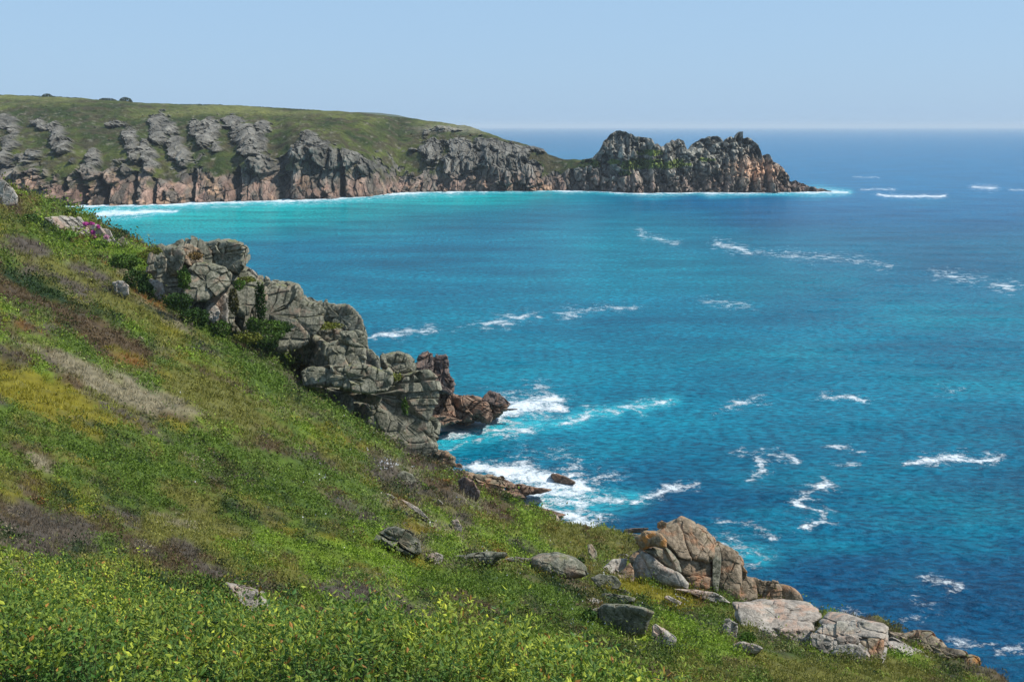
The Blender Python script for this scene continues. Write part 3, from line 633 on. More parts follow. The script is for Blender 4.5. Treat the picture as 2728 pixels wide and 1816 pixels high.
# ------------------------------------------------------------------ rocks
def chaikin(p, n=1):
    for _ in range(n):
        q = np.roll(p, -1, 0); p = np.stack([0.9 * p + 0.1 * q, 0.1 * p + 0.9 * q], 1).reshape(-1, 2)
    return p
def resample(p, n):
    c = np.concatenate([p, p[:1]]); s = np.concatenate([[0], np.cumsum(np.hypot(*np.diff(c, axis=0).T))])
    t = np.linspace(0, s[-1], n, endpoint=False)
    return np.stack([np.interp(t, s, c[:, 0]), np.interp(t, s, c[:, 1])], -1)
def centroid(p):
    x, y = p.T; x2, y2 = np.roll(x, -1), np.roll(y, -1); a = x * y2 - x2 * y; A_ = a.sum() / 2
    return np.array([((x + x2) * a).sum(), ((y + y2) * a).sum()]) / (6 * A_), abs(A_)
SEED = [500]; FRINGE = []
def rock_mesh(pts, Y=None, T=None, k=0.4, yaw=None, boxy=8.5, rough=1.0, joints=(), facet=1.6, sink=0.38, dY=0.0):
    """closed boulder from an outline; joints = [(angle, spacing m, depth m, phase)] cut cracks across it"""
    SEED[0] += 13; sd_ = SEED[0]
    pts = np.asarray(pts, float)
    c, area = centroid(pts)
    size = math.sqrt(area)
    ub, vb = pts[pts[:, 1].argmax()]
    if Y is None:
        ub = c[0]
        Yb = hit(ub, vb - 1)
        if Yb is None: Yb = 150
        m_px = Yb / FPX
        Y = Yb + k * (vb - c[1]) * m_px
    m_px = Y / FPX
    W = size * m_px
    if T is None: T = 0.85 * W
    Y = Y + T * sink + dY
    nb = int(np.clip(size * 2.4, 48, 620)); nr = int(np.clip(size * 1.15, 24, 260))
    b = resample(chaikin(pts, 1 if len(pts) > 9 else 2), nb); b = c + (b - c) * 1.07
    ph = np.linspace(0.02, math.pi - 0.02, nr)[:, None]
    e = 2.0 / boxy
    rr = np.sin(ph) ** e; hh = np.sign(np.cos(ph)) * np.abs(np.cos(ph)) ** e
    UU = c[0] + rr * (b[:, 0] - c[0])[None]; VV = c[1] + rr * (b[:, 1] - c[1])[None]
    if yaw is None: yaw = float(_h(np.array(float(sd_)), np.array(3.), np.array(5.), 9)) * 1.1 - .65
    YY = Y + k * (c[1] - VV) * m_px + yaw * (UU - c[0]) * m_px
    X = P(UU, VV, YY)
    cen = P(c[0], c[1], Y); d = np.array([0, 0, EYE]) - cen; d /= np.linalg.norm(d)
    X = X + (hh * T / 2)[..., None] * d
    # surface relief
    rad = X - cen; rl = np.linalg.norm(rad, axis=-1, keepdims=True); rad = rad / np.maximum(rl, 1e-6)
    q = X + sd_ * 3.7
    s = W
    f1, f2, fh, rid = worley(q / (0.45 * s), sd_)
    h = 0.20 * s * facet * fh * 0.5 + 0.05 * s * facet * (rid - .5)
    h += rough * (0.035 * s * fbm(q / (0.5 * s), 3, sd_ + 50) + 0.085 * min(s, 3.0) ** .5 * fbm(q / 0.9, 5, sd_ + 60, 0.66))
    h -= 0.035 * s * facet * np.exp(-((f2 - f1) / 0.045) ** 2)
    A_m = (UU - c[0]) * m_px; B_m = (c[1] - VV) * m_px
    wq = 0.06 * s * fbm(q / (0.6 * s), 3, sd_ + 70)
    for (an, sp, dp, phs) in joints:
        t = math.radians(an); co = (-A_m * math.sin(t) + B_m * math.cos(t) + wq) / sp + phs; co = co + .28 * np.sin(co * 2.3 + sd_)
        dd = np.abs(co - np.round(co)) * sp
        wd = max(0.05, 1.25 * m_px); dp = dp * 1.8
        h -= dp * np.exp(-(dd / wd) ** 2)
        cell = np.round(co); h += 2.0 * dp * (_h(cell, cell * 0 + an, cell * 0, sd_) - .5)
    damp = 0.35 + 0.65 * np.abs(hh)
    X = X + rad * (h * damp)[..., None]
    F = grid_faces(nr, nb, True)
    Xf = X.reshape(-1, 3)
    # caps
    n0 = len(Xf); Xf = np.concatenate([Xf, X[0].mean(0)[None], X[-1].mean(0)[None]])
    j = np.arange(nb); j2 = (j + 1) % nb
    cap = np.concatenate([np.stack([np.full(nb, n0), j2, j, np.full(nb, n0)], -1)[:, :3], np.stack([np.full(nb, n0 + 1), (nr - 1) * nb + j, (nr - 1) * nb + j2], -1)])
    tri = np.concatenate([F[:, [0, 1, 2]], F[:, [0, 2, 3]], cap])
    base = cen.copy(); base[2] = X[..., 2].min() + 0.1
    return Xf, tri[:, ::-1], base
def boulder(label, pts, mat, group=None, name='boulder', cat='boulder', **kw):
    X, F, base = rock_mesh(pts, **kw)
    o = mesh_obj(name, X, F, mat, origin=base, smooth=False); tag(o, label, cat, group); FRINGE.append(np.asarray(pts, float)); return o
def crag(label, blocks, default=None, cat='crag', name='crag', foot=None, lean=0.035, group=None):
    """blocks: (outline, material, options); a block's distance comes from the foot line below it"""
    built = []
    FRINGE.extend(np.asarray(b[0], float) for b in blocks)
    for pts, mat, kw in blocks:
        kw = dict(kw)
        if 'Y' not in kw and foot is not None:
            c, _ = centroid(pts); fv = np.interp(c[0], foot[:, 0], foot[:, 1]); fY = np.interp(c[0], foot[:, 0], foot[:, 2])
            kw['Y'] = fY + max(0, fv - pts[:, 1].max()) * lean + 0.5 * (pts[:, 1].max() - pts[:, 1].min()) * lean * .6
        nm = kw.pop('name', 'block')
        built.append((nm, mat) + rock_mesh(pts, **kw))
    base = built[0][4].copy(); base[2] = min(b[4][2] for b in built)
    e = empty(name, base); tag(e, label, cat, group)
    for nm, mat, X, F, _ in built:
        ob = mesh_obj(nm, X - base.astype(np.float32), F, mat, parent=e, smooth=False)
    return e
def footline(pts, dy=0.0):
    r = []
    for u, v in pts:
        h = hit(u, v) or 170
        r.append((u, v, h + dy))
    return np.array(r)

LFOOT = footline(list(Z4([(360, 700), (600, 800), (860, 900), (1100, 1010), (1340, 1150), (1560, 1200)])) + list(Z5([(210, 395), (420, 520), (600, 700), (800, 800), (1000, 890)])), 0.5)
LFOOT = np.concatenate([LFOOT, [[1130, 1195, LFOOT[-1, 2] + 8], [1180, 1230, LFOOT[-1, 2] + 14]]])
kw0 = dict(k=0.5)
crag('uppermost grey crag of the left ridge with overhanging square summit block', [
 (Z4([(360,265),(450,220),(560,205),(640,180),(740,190),(940,150),(1060,185),(1085,230),(1080,350),(1140,370),(1190,440),(1190,560),(1100,720),(900,880),(700,850),(500,760),(430,600),(350,420)]), M_GREY, dict(T=7, boxy=9, sink=0.55, dY=2, joints=((5, 2.2, .5, .2), (80, 2.6, .5, .4)))),
 (Z4([(740,190),(800,145),(930,128),(1060,165),(1103,200),(1100,260),(1085,340),(1050,392),(975,375),(870,345),(770,330),(730,250)]), M_GREY, dict(boxy=7, T=6, sink=0.0, yaw=-.55, k=.2, joints=((8, 1.7, .22, .3),))),
 (Z4([(660,380),(700,335),(820,335),(930,360),(975,420),(965,500),(880,560),(790,615),(640,605),(600,560),(620,450)]), M_GREY, dict(boxy=7, T=5, sink=0.1, yaw=.1, k=.5, joints=((-12, 6, .15, .1),))),
 (Z4([(450,210),(480,193),(575,200),(600,240),(580,330),(560,400),(480,420),(440,330)]), M_GREY, dict(boxy=5, yaw=-.5, k=.1)),
 (Z4([(365,270),(410,250),(450,290),(445,390),(380,400),(350,350)]), M_GREY, {}),
 (Z4([(570,195),(630,170),(700,190),(745,240),(740,320),(640,330),(590,290)]), M_TAN, dict(facet=1.6)),
 (Z4([(965,400),(1000,385),(1060,410),(1050,480),(985,510),(960,460)]), M_DARK, {}),
 (Z4([(1060,370),(1110,345),(1170,375),(1210,430),(1130,445),(1065,420)]), M_PALE, dict(facet=1.5)),
 ], foot=LFOOT)
crag('ivy streaked grey rock buttress below the square summit block', [
 (Z4([(1000,440),(1200,450),(1400,485),(1520,505),(1570,560),(1600,640),(1725,665),(1740,720),(1700,900),(1500,1010),(1200,1010),(1000,940),(880,860),(950,600)]), M_GREY, dict(T=7, boxy=9, sink=0.55, dY=2, joints=((75, 1.9, .5, .2), (5, 3, .4, .1)))),
 (Z4([(1000,520),(1080,450),(1200,445),(1320,470),(1300,640),(1220,820),(1080,880),(1030,800),(990,640)]), M_GREY, dict(boxy=3.5, joints=((78, 1.5, .3, .2), (60, 3.1, .25, .4)))),
 (Z4([(1300,480),(1440,480),(1530,490),(1585,560),(1575,630),(1460,650),(1410,760),(1310,730),(1290,600)]), M_GREY, dict(boxy=6, T=5, yaw=-.5)),
 (Z4([(1430,645),(1570,635),(1572,715),(1480,745),(1405,775),(1410,700)]), M_GREY, dict(boxy=4.5, T=4)),
 (Z4([(820,620),(930,568),(970,600),(970,720),(950,810),(890,780),(860,680)]), M_PALE, dict(boxy=4)),
 (Z4([(780,690),(840,660),(890,700),(890,760),(860,830),(800,780)]), M_PALE, {}),
 (Z4([(1570,620),(1592,608),(1660,725),(1640,740),(1575,700)]), M_PALE, {}),
 (Z4([(1610,620),(1640,600),(1735,650),(1720,710),(1640,700)]), M_GREY, {}),
 ], foot=LFOOT)
crag('rough grey crag halfway down the ridge with stacked blocks above a long slab', [
 (Z4([(1640,710),(1730,675),(1960,680),(2040,755),(2075,870),(2110,930),(2110,1030),(2180,1080),(2150,1200),(1800,1210),(1500,1170),(1340,1150),(1330,980),(1400,940),(1600,910)]), M_GREY, dict(T=7, boxy=9, sink=0.55, dY=2, joints=((5, 2.4, .5, .2), (85, 2.6, .4, .4)))),
 (Z4([(1700,720),(1730,660),(1880,665),(1960,665),(2050,740),(2090,830),(2080,880),(1960,885),(1850,830),(1740,790),(1680,750)]), M_GREY, dict(facet=1.3, joints=((70, 2.6, .2, .3),))),
 (Z4([(1900,890),(2080,880),(2120,930),(2125,1020),(2000,1010),(1930,960)]), M_GREY, dict(boxy=4)),
 (Z4([(1720,860),(1800,870),(1900,880),(1935,960),(1900,990),(1790,1000),(1740,940)]), M_GREY, dict(boxy=4)),
 (Z4([(1320,960),(1400,910),(1480,930),(1560,920),(1700,950),(1790,1010),(1800,1080),(1780,1170),(1680,1130),(1500,1160),(1340,1140),(1315,1060)]), M_GREY, dict(boxy=5, T=5, yaw=-.75, k=.15, joints=((75, 3.2, .4, .15),))),
 ], foot=LFOOT)
crag('layered grey crag of long horizontal granite beds above the cove', [
 (Z5([(365,50),(700,85),(790,175),(820,280),(865,310),(900,370),(1000,340),(1110,325),(1180,370),(1195,500),(1218,650),(1235,800),(1232,885),(1150,915),(1000,890),(850,880),(700,760),(520,650),(400,480),(215,392),(208,300)]), M_GREY, dict(T=8, boxy=9, sink=0.55, dY=2, joints=((2, 2.2, .6, .2), (82, 2.6, .5, .4)))),
 (Z5([(360,40),(560,45),(690,80),(700,170),(680,240),(560,245),(410,230),(370,150)]), M_GREY, dict(boxy=7, T=5, yaw=.15, joints=((88, 4, .2, .5),))),
 (Z5([(690,90),(760,105),(810,170),(822,260),(790,280),(700,240)]), M_GREY, dict(boxy=3)),
 (Z5([(200,290),(250,250),(500,235),(680,240),(860,290),(865,370),(840,430),(700,450),(560,430),(360,400),(215,390)]), M_GREY, dict(boxy=7, T=6, yaw=0.05, joints=((86, 3.4, .3, .3),))),
 (Z5([(395,455),(540,455),(590,520),(600,600),(560,640),(450,560)]), M_GREY, dict(boxy=4)),
 (Z5([(570,470),(700,460),(835,490),(810,555),(660,530)]), M_GREY, dict(T=3)),
 (Z5([(595,540),(700,550),(870,610),(890,680),(860,770),(700,720),(610,640)]), M_GREY, dict(boxy=4.2)),
 (Z5([(820,470),(1000,480),(1070,570),(1050,700),(980,760),(900,680),(860,560)]), M_GREY, dict(joints=((60, 1.7, .3, .3),))),
 (Z5([(1000,330),(1080,310),(1180,350),(1200,430),(1190,560),(1080,500),(960,480),(870,430),(880,370),(930,350)]), M_GREY, dict(boxy=4, joints=((88, 1.9, .25, .4),))),
 (Z5([(1080,500),(1190,480),(1220,650),(1240,800),(1235,890),(1150,850),(1080,720),(1060,600)]), M_GREY, dict(boxy=3.6, joints=((10, 1.4, .35, .4), (80, 2.2, .2, .1)))),
 (Z5([(860,700),(950,730),(965,790),(890,790)]), M_GREY, {}),
 (Z5([(845,285),(930,295),(1060,300),(1120,325),(1040,390),(900,400),(860,350)]), M_GREY, dict(joints=((4, 1.0, .3, .2),))),
 ], foot=LFOOT)
boulder('round grey capstone standing free at the seaward end of the layered crag', Z5([(840,150),(920,120),(990,110),(1080,150),(1118,230),(1110,290),(1000,305),(880,290),(835,250)]), M_GREY, Y=LFOOT[-3, 2] + 8, T=5, boxy=3.2, joints=((70, 2.4, .25, .3),))
for lab, pl in (('grey boulder lying lowest under the layered crag, beside its foot', [(1000,800),(1060,770),(1150,820),(1195,890),(1150,915),(1060,870)]),
                ('small pinkish boulder between two grey ones under the layered crag', [(890,820),(940,800),(1010,850),(1000,890),(940,885)]),
                ('low grey boulder sunk in turf at the left foot of the layered crag', [(830,845),(880,820),(945,885),(880,905)])):
    pz = Z5(pl); boulder(lab, pz, M_GREY if 'pink' not in lab else M_PALE, 'boulders under the layered crag', Y=float(np.interp(centroid(pz)[0][0], LFOOT[:, 0], LFOOT[:, 2])) + .5)

SY = float(Psea(1180, 1140)[1])      # the spur stands in the water
crag('dark twin pinnacle of jointed rock rising behind the layered crag', [
 (Z5([(1120,270),(1150,180),(1180,140),(1210,125),(1262,155),(1270,240),(1240,330),(1150,330)]), M_DARK, dict(Y=SY - 6, T=7, facet=1.6, joints=((20, 1.3, .3, .2), (82, 1.7, .35, .1)))),
 (Z5([(1250,240),(1275,180),(1290,155),(1370,148),(1395,220),(1390,300),(1435,380),(1420,462),(1330,440),(1240,350)]), M_DARK, dict(Y=SY - 5, T=7, facet=1.6, joints=((5, 1.1, .35, .2), (85, 2.0, .35, .5)))),
 (Z5([(1150,320),(1200,300),(1330,380),(1420,440),(1415,470),(1330,450),(1200,370)]), M_DARK, dict(Y=SY - 7, T=5, joints=((-35, 1.3, .3, .2),))),
 ])
crag('brown wave-washed spur running into white surf', [
 (Z5([(1180,360),(1260,380),(1340,420),(1425,480),(1425,650),(1400,690),(1220,650),(1190,500)]), M_BROWN, dict(Y=SY - 3, T=10, boxy=4.5, facet=2.2, joints=((55, 2.4, .45, .2), (-40, 2.6, .45, .3), (10, 3.1, .3, .1)))),
 (Z5([(1410,478),(1550,495),(1680,525),(1745,610),(1700,690),(1600,690),(1510,712),(1420,660)]), M_BROWN, dict(Y=SY - 2, T=9, boxy=4, facet=2.2, joints=((40, 2.2, .45, .1), (-30, 2.0, .45, .3)))),
 (Z5([(1660,520),(1790,535),(1900,560),(1890,600),(1790,675),(1700,680)]), M_BROWN, dict(Y=SY + 3, T=7, facet=2.2, joints=((-10, 1.2, .45, .3), (60, 2.4, .4, .3)))),
 (Z5([(1190,640),(1400,655),(1505,685),(1350,745),(1210,740)]), M_BROWN, dict(Y=SY - 8, T=8, joints=((8, 1.8, .3, .4),))),
 (Z5([(1675,520),(1710,470),(1745,445),(1820,470),(1912,555),(1800,570)]), M_DARK, dict(Y=SY + 3, T=6, facet=1.5)),
 (Z5([(1880,590),(1960,590),(1975,598),(1900,606)]), M_DARK, dict(Y=SY + 2, T=2)),
 ])
boulder('low brown rock awash at the foot of the spur', Z5([(1235,772),(1290,765),(1312,778),(1290,802),(1235,806)]), M_BROWN, Y=float(Psea(1150, 1155)[1]), T=3)
crag('pink granite ledge stepping down to the cove', [
 (Z5([(1150,930),(1230,915),(1370,940),(1445,990),(1448,1065),(1380,1085),(1260,1045),(1180,985)]), M_TAN, dict(Y=LFOOT[-1, 2] + 4, T=6, boxy=4, joints=((60, 1.8, .3, .2), (-15, 2.5, .25, .3)))),
 (Z5([(1440,1050),(1500,1050),(1535,1130),(1480,1140)]), M_BROWN, dict(Y=LFOOT[-1, 2] + 4, T=4)),
 (Z5([(1320,1045),(1400,1075),(1530,1165),(1510,1190),(1380,1105)]), M_PALE, dict(Y=LFOOT[-1, 2] + 1, T=2.5)),
 ])
CY1 = float(Psea(1420, 1335)[1])
crag('long brown shelf of flat bedded rock running into foam in the cove', [
 (ZC([(340,670),(500,700),(620,712),(650,860),(540,815),(420,760)]), M_TAN, dict(Y=CY1 - 6, T=10, k=1.2, joints=((-14, 1.6, .4, .2), (70, 4, .3, .3)))),
 (ZC([(480,700),(620,708),(760,745),(870,778),(980,792),(900,822),(800,845),(760,862),(640,862),(630,790),(540,770)]), M_BROWN, dict(Y=CY1 - 2, T=9, k=1.2, boxy=4.6, facet=2, joints=((-14, 1.5, .5, .2), (-8, 2.3, .4, .6), (75, 3, .4, .2)))),
 ])
boulder('lone dark rock surrounded by white foam in the cove', ZC([(965,705),(972,685),(1010,688),(1070,705),(1135,745),(1080,758),(1000,742)]), M_BROWN, name='sea_rock', Y=float(Psea(1500, 1287)[1]), T=5, facet=1.6)
boulder('low brown ledge between turf and surf at the head of the cove', ZC([(790,903),(900,920),(1055,965),(980,985),(860,955)]), M_BROWN, name='rock_ledge', cat='rock ledge', Y=float(Psea(1450, 1375)[1]) - 4, T=5, k=1.0, joints=((-14, 1.2, .3, .2),))
boulder('pale split boulder on the turf edge right above the cove', ZC([(905,1012),(940,970),(1000,978),(1040,1035),(990,1078),(950,1065)]), M_PALE, Y=132, facet=1.6)
boulder('dark upright boulder on the turf beside the long pale strip', Z5([(1480,1200),(1530,1165),(1600,1200),(1650,1290),(1640,1350),(1560,1345),(1500,1280)]), M_DARK, joints=(), yaw=-.8)
# hillside stones
HS = [
 ('squat grey stone in the turf above the thin pale strips', Z6([(470,190),(520,160),(590,190),(608,240),(560,262),(490,245)]), M_GREY, {}),
 ('short pale rock strip flush with the turf, upper left of the longer strip', Z6([(370,335),(420,345),(462,378),(458,396),(400,375)]), M_PALE, dict(T=.8)),
 ('long thin pale rock strip running down through the turf', Z6([(498,383),(560,408),(640,455),(725,545),(640,500),(560,440)]), M_PALE, dict(T=.8)),
 ('small pale rock sliver in turf left of the bright green bank', Z6([(740,378),(800,386),(832,425),(780,412)]), M_PALE, dict(T=.8)),
 ('narrow pale rock face beside the bright green bank', Z6([(890,550),(940,540),(975,600),(950,662),(920,625)]), M_PALE, {}),
 ('large cracked grey boulder alone in bracken on the lower slope', Z6([(285,700),(340,650),(400,605),(470,600),(560,630),(605,670),(640,730),(645,790),(580,832),(510,805),(400,770),(300,745)]), M_GREY, dict(facet=1.7, T=3, joints=((-30, 1.2, .25, .3),))),
 ('small whitish stone between the cracked boulder and the flat slab', Z6([(712,822),(760,798),(822,820),(815,870),(780,892),(730,855)]), M_PALE, {}),
 ('long flat grey slab with a dark undercut front edge in bracken', Z6([(898,825),(990,820),(1150,795),(1312,800),(1305,830),(1240,862),(1200,895),(1100,910),(960,895),(920,862)]), M_GREY, dict(T=2.4, boxy=3.4, yaw=-.3)),
 ('low pale slab just left of the big domed boulder', Z6([(1308,852),(1390,830),(1532,850),(1522,888),(1400,875)]), M_PALE, dict(T=1.5)),
 ('big smooth domed grey boulder in bracken', Z6([(1525,845),(1600,810),(1720,803),(1850,838),(1930,900),(1942,978),(1800,1005),(1690,1005),(1580,955),(1530,895)]), M_GREY, dict(facet=.5, boxy=3.0, T=4, yaw=0, k=.6)),
 ('rounded grey boulder below the split pair and above the flat lid stone', Z6([(1988,1000),(2060,970),(2180,988),(2218,1040),(2190,1085),(2060,1078)]), M_GREY, dict(facet=.6)),
 ('leaning light grey boulder, larger of the split pair', Z6([(2055,952),(2150,855),(2262,848),(2258,900),(2210,1002),(2130,985)]), M_PALE, dict(facet=1.1)),
 ('tan standing boulder, smaller of the split pair', Z6([(2205,975),(2290,878),(2322,940),(2318,1025),(2220,1015)]), M_TAN, {}),
 ('small pale stone resting behind the split pair', Z6([(2203,815),(2240,808),(2282,822),(2275,858),(2210,848)]), M_PALE, {}),
 ('narrow upright grey stone in grass behind the domed boulder', Z6([(1962,742),(1990,735),(2028,795),(2028,862),(1990,875),(1970,800)]), M_GREY, {}),
 ('pinkish granite boulder half hidden by the foreground thicket', ZB([(1580,535),(1700,558),(1835,600),(1858,680),(1862,775),(1780,800),(1705,750),(1650,640)]), M_PALE, dict(T=1.6)),
 ('thin lid-shaped grey stone above the square block', Z7([(328,830),(370,803),(480,818),(605,840),(603,875),(450,895),(340,865)]), M_GREY, dict(T=1.6)),
 ('small grey stone behind the lid-shaped stone', Z7([(463,780),(520,763),(588,815),(560,835),(480,820)]), M_GREY, {}),
 ('large square grey block with a dark front face and grassy top', Z7([(328,935),(370,903),(550,908),(685,935),(765,970),(725,1045),(685,1155),(560,1168),(420,1138),(328,1095)]), M_GREY, dict(boxy=8, T=3.4, facet=.5, yaw=-.9, k=-.05)),
 ('wedge-shaped pale stone to the lower right of the square block', Z7([(768,1092),(800,1073),(920,1148),(975,1190),(930,1275),(840,1250),(778,1225)]), M_PALE, dict(boxy=4)),
 ('small whitish stone left of the lid-shaped stone', Z7([(212,860),(260,848),(338,870),(332,912),(270,905)]), M_PALE, {}),
 ('narrow pale stone tucked against the left side of the square block', Z7([(248,945),(322,928),(318,1012),(260,1022)]), M_PALE, {}),
 ('pale stone poking out of grass left of the great flat slab', Z7([(1385,1040),(1430,1028),(1492,1080),(1498,1192),(1420,1178),(1378,1135)]), M_PALE, {}),
 ('low oval pale stone in grass below the great flat slab', Z7([(1465,1242),(1540,1222),(1660,1248),(1708,1277),(1650,1322),(1540,1315),(1478,1295)]), M_PALE, dict(T=1.3)),
 ('small pinkish stone in grass far below the square block', Z7([(8,1172),(60,1148),(172,1170),(168,1208),(40,1215)]), M_PALE, {}),
 ('striped pale stone in yellow grass below the tall crag', Z7([(868,842),(900,823),(1015,880),(1003,905),(940,888)]), M_PALE, dict(T=.8)),
 ('slim pale sliver beside the striped stone in yellow grass', Z7([(968,825),(1030,838),(1085,880),(1030,880)]), M_PALE, dict(T=.7)),
 ('flat pale stone in grass between square block and great slab', Z7([(785,925),(840,925),(912,970),(850,965)]), M_PALE, dict(T=.6)),
 ('tiny pale stone in grass above the wedge-shaped stone', Z7([(1185,1000),(1225,985),(1275,1003),(1230,1015)]), M_PALE, dict(T=.5)),
 ('squarish grey boulder half buried beside bushes under the summit crag', Z3([(903,822),(990,813),(1030,850),(1033,922),(990,942),(930,915)]), M_PALE, dict(boxy=4.5)),
 ('pale blocky boulder below the dark pillar of the summit crag', Z3([(1178,792),(1300,820),(1322,900),(1280,962),(1240,935),(1230,850)]), M_PALE, {}),
 ('small grey stone among bushes left of the dark pillar', Z3([(1138,742),(1190,720),(1207,760),(1150,772)]), M_GREY, {}),
 ('large lichened boulder at the far left edge above the slope', Z3([(-60,15),(30,12),(100,70),(138,130),(132,192),(60,200),(-60,180)]), M_PALE, dict(facet=1.2)),
 ('pointed dark stone at the lower end of the flowered outcrop', Z3([(938,492),(990,453),(1032,532),(970,526)]), M_GREY, dict(facet=1.5)),
]
for lab, pz, mt, kw in HS: boulder(lab, pz, mt, 'boulders scattered on the slope', **kw)
FY = hit(200, 640) or 200
crag('pale grey outcrop with pink flowers on the upper left ridge', [
 (Z3([(355,312),(500,293),(640,310),(690,360),(725,400),(765,485),(700,505),(690,525),(620,482),(560,422),(450,372)]), M_PALE, dict(Y=188, facet=1.5, joints=((-40, 1.6, .3, .2),))),
 (Z3([(685,350),(790,368),(845,420),(875,500),(790,495),(710,435)]), M_PALE, dict(Y=189, facet=1.5)),
 (Z3([(825,395),(880,398),(920,480),(980,525),(880,515)]), M_PALE, dict(Y=189, facet=1.2)),
 ])
# right crag
RF = footline(list(Z7([(560, 700), (800, 740), (1050, 780), (1300, 840), (1500, 890)])), 0.3)
RF = np.concatenate([RF, [[2050, 1610, RF[-1, 2] + 3], [2140, 1612, RF[-1, 2] + 4]]])
crag('tall rounded tan crag with orange lichen standing right of centre', [
 (Z7([(625,500),(690,430),(650,340),(730,285),(840,290),(910,222),(1030,172),(1210,270),(1290,345),(1320,400),(1450,450),(1505,530),(1520,700),(1505,840),(1300,830),(1100,770),(800,720),(620,700)]), M_TAN, dict(T=4, boxy=5, sink=.55, dY=1.8, facet=.5, joints=((60, 1.6, .12, .3), (0, 2.2, .12, .1)))),
 (Z7([(985,178),(1030,163),(1080,190),(1130,225),(1210,260),(1290,330),(1302,400),(1290,500),(1240,538),(1110,515),(1060,400),(1010,280),(960,215)]), M_TAN, dict(boxy=5, T=3.2, k=.7, facet=.45, joints=((60, 2.0, .06, .2),))),
 (Z7([(830,292),(900,220),(980,203),(1030,280),(1060,400),(1098,512),(1000,485),(920,400),(870,330)]), M_TAN, dict(facet=.45, joints=((-50, 1.6, .08, .2),))),
 (Z7([(628,322),(720,273),(832,290),(888,360),(882,412),(780,395),(690,428),(650,382)]), M_ORANGE, dict(facet=.7, boxy=3.6)),
 (Z7([(812,200),(850,181),(888,200),(882,242),(820,248)]), M_ORANGE, {}),
 (Z7([(688,432),(780,402),(900,430),(992,530),(1008,622),(920,595),(800,505)]), M_GREY, dict(facet=.4, boxy=2.6, joints=((-62, .9, .15, .4),))),
 (Z7([(625,525),(650,470),(690,448),(760,480),(850,560),(1000,628),(1072,720),(1062,768),(950,750),(780,720),(618,705),(603,600)]), M_PALE, dict(facet=.4, boxy=3.4, joints=((-65, 1.5, .12, .3),))),
 (Z7([(990,512),(1110,515),(1240,540),(1288,520),(1288,662),(1100,662),(1030,642)]), M_TAN, dict(facet=.7, boxy=4)),
 (Z7([(1035,650),(1288,662),(1275,775),(1130,768),(1080,735)]), M_TAN, dict(boxy=4, sink=.35)),
 (Z7([(1340,400),(1400,415),(1460,445),(1512,520),(1525,660),(1512,832),(1430,842),(1340,805),(1320,700),(1345,560)]), M_TAN, dict(boxy=4.5, facet=.45, joints=((62, 1.8, .08, .3),))),
 (Z7([(1290,420),(1340,408),(1358,500),(1350,620),(1330,795),(1283,745)]), M_GREY, dict(facet=.5)),
 (Z7([(1500,520),(1540,560),(1578,622),(1572,665),(1515,662)]), M_ORANGE, {}),
 ], foot=RF, lean=0.012)
crag('low orange tan rocks stepping seaward from the tall rounded crag', [
 (Z7([(1500,680),(1540,655),(1640,690),(1662,790),(1668,842),(1560,885),(1500,850)]), M_TAN, dict(facet=.8)),
 (Z7([(1565,660),(1660,678),(1722,710),(1700,752),(1640,762)]), M_TAN, {}),
 (Z7([(1690,722),(1740,698),(1840,718),(1868,800),(1870,868),(1720,872),(1665,785)]), M_TAN, dict(facet=.6, joints=((70, .9, .07, .2), (0, 1.2, .05, .3)))),
 (Z7([(1838,722),(1920,735),(1990,763),(2035,810),(2055,862),(2040,885),(1870,870)]), M_TAN, dict(facet=.6, boxy=3.5)),
 (Z7([(2030,820),(2052,815),(2065,870),(2040,880)]), M_DARK, {}),
 ], foot=RF, lean=0.012)
boulder('dark flat rock showing over the grass behind the tall crag', Z7([(528,258),(620,244),(732,245),(700,282),(540,288)]), M_DARK, Y=118, T=3)
boulder('light low stone in front of the dark flat rock', Z7([(526,300),(580,288),(642,300),(640,318),(560,330)]), M_GREY, Y=112, T=2)
boulder('long low grey slab along the foot of the tall crag', Z7([(965,770),(1130,775),(1300,800),(1385,850),(1428,885),(1330,878),(1240,870),(1100,805)]), M_PALE, name='rock_slab', cat='rock slab', T=1.5)
YS = hit(2060, 1700) or 70
M_SLAB = rock_mat('bare_slab_granite', (0.40, 0.345, 0.285), (0.23, 0.195, 0.16), (0.42, 0.27, 0.19), 0.3, speck=0.4, moss=0.1, tint_scale=.8)
crag('great flat pale granite slab sloping seaward with grey front blocks', [
 (Z7([(1500,900),(1900,880),(2165,960),(2150,1180),(2100,1290),(1960,1270),(1830,1250),(1700,1210),(1560,1110)]), M_PALE, dict(Y=YS + 4, k=1.6, T=3, facet=.5, joints=((-12, 1.5, .1, .2), (80, 2.6, .1, .3)))),
 (Z7([(1495,890),(1620,898),(1740,878),(1900,868),(2080,888),(2172,950),(2172,1010),(2120,1052),(2115,1118),(1900,1125),(1760,1112),(1660,1095),(1555,1085),(1525,1000)]), M_SLAB, dict(name='slab', Y=YS + 5, k=2.4, T=2.4, boxy=4, facet=.5, joints=((-12, .9, .10, .2), (-8, 1.7, .12, .5)))),
 (Z7([(1880,1112),(2110,1108),(2122,1160),(2104,1295),(2000,1278),(1940,1205),(1865,1150)]), M_PALE, dict(Y=YS + 1, T=2.2, facet=.6)),
 (Z7([(1665,1132),(1740,1110),(1812,1150),(1838,1252),(1770,1268),(1700,1205)]), M_PALE, dict(Y=YS + 1, T=1.8)),
 ])
YT = hit(2300, 1760) or 66
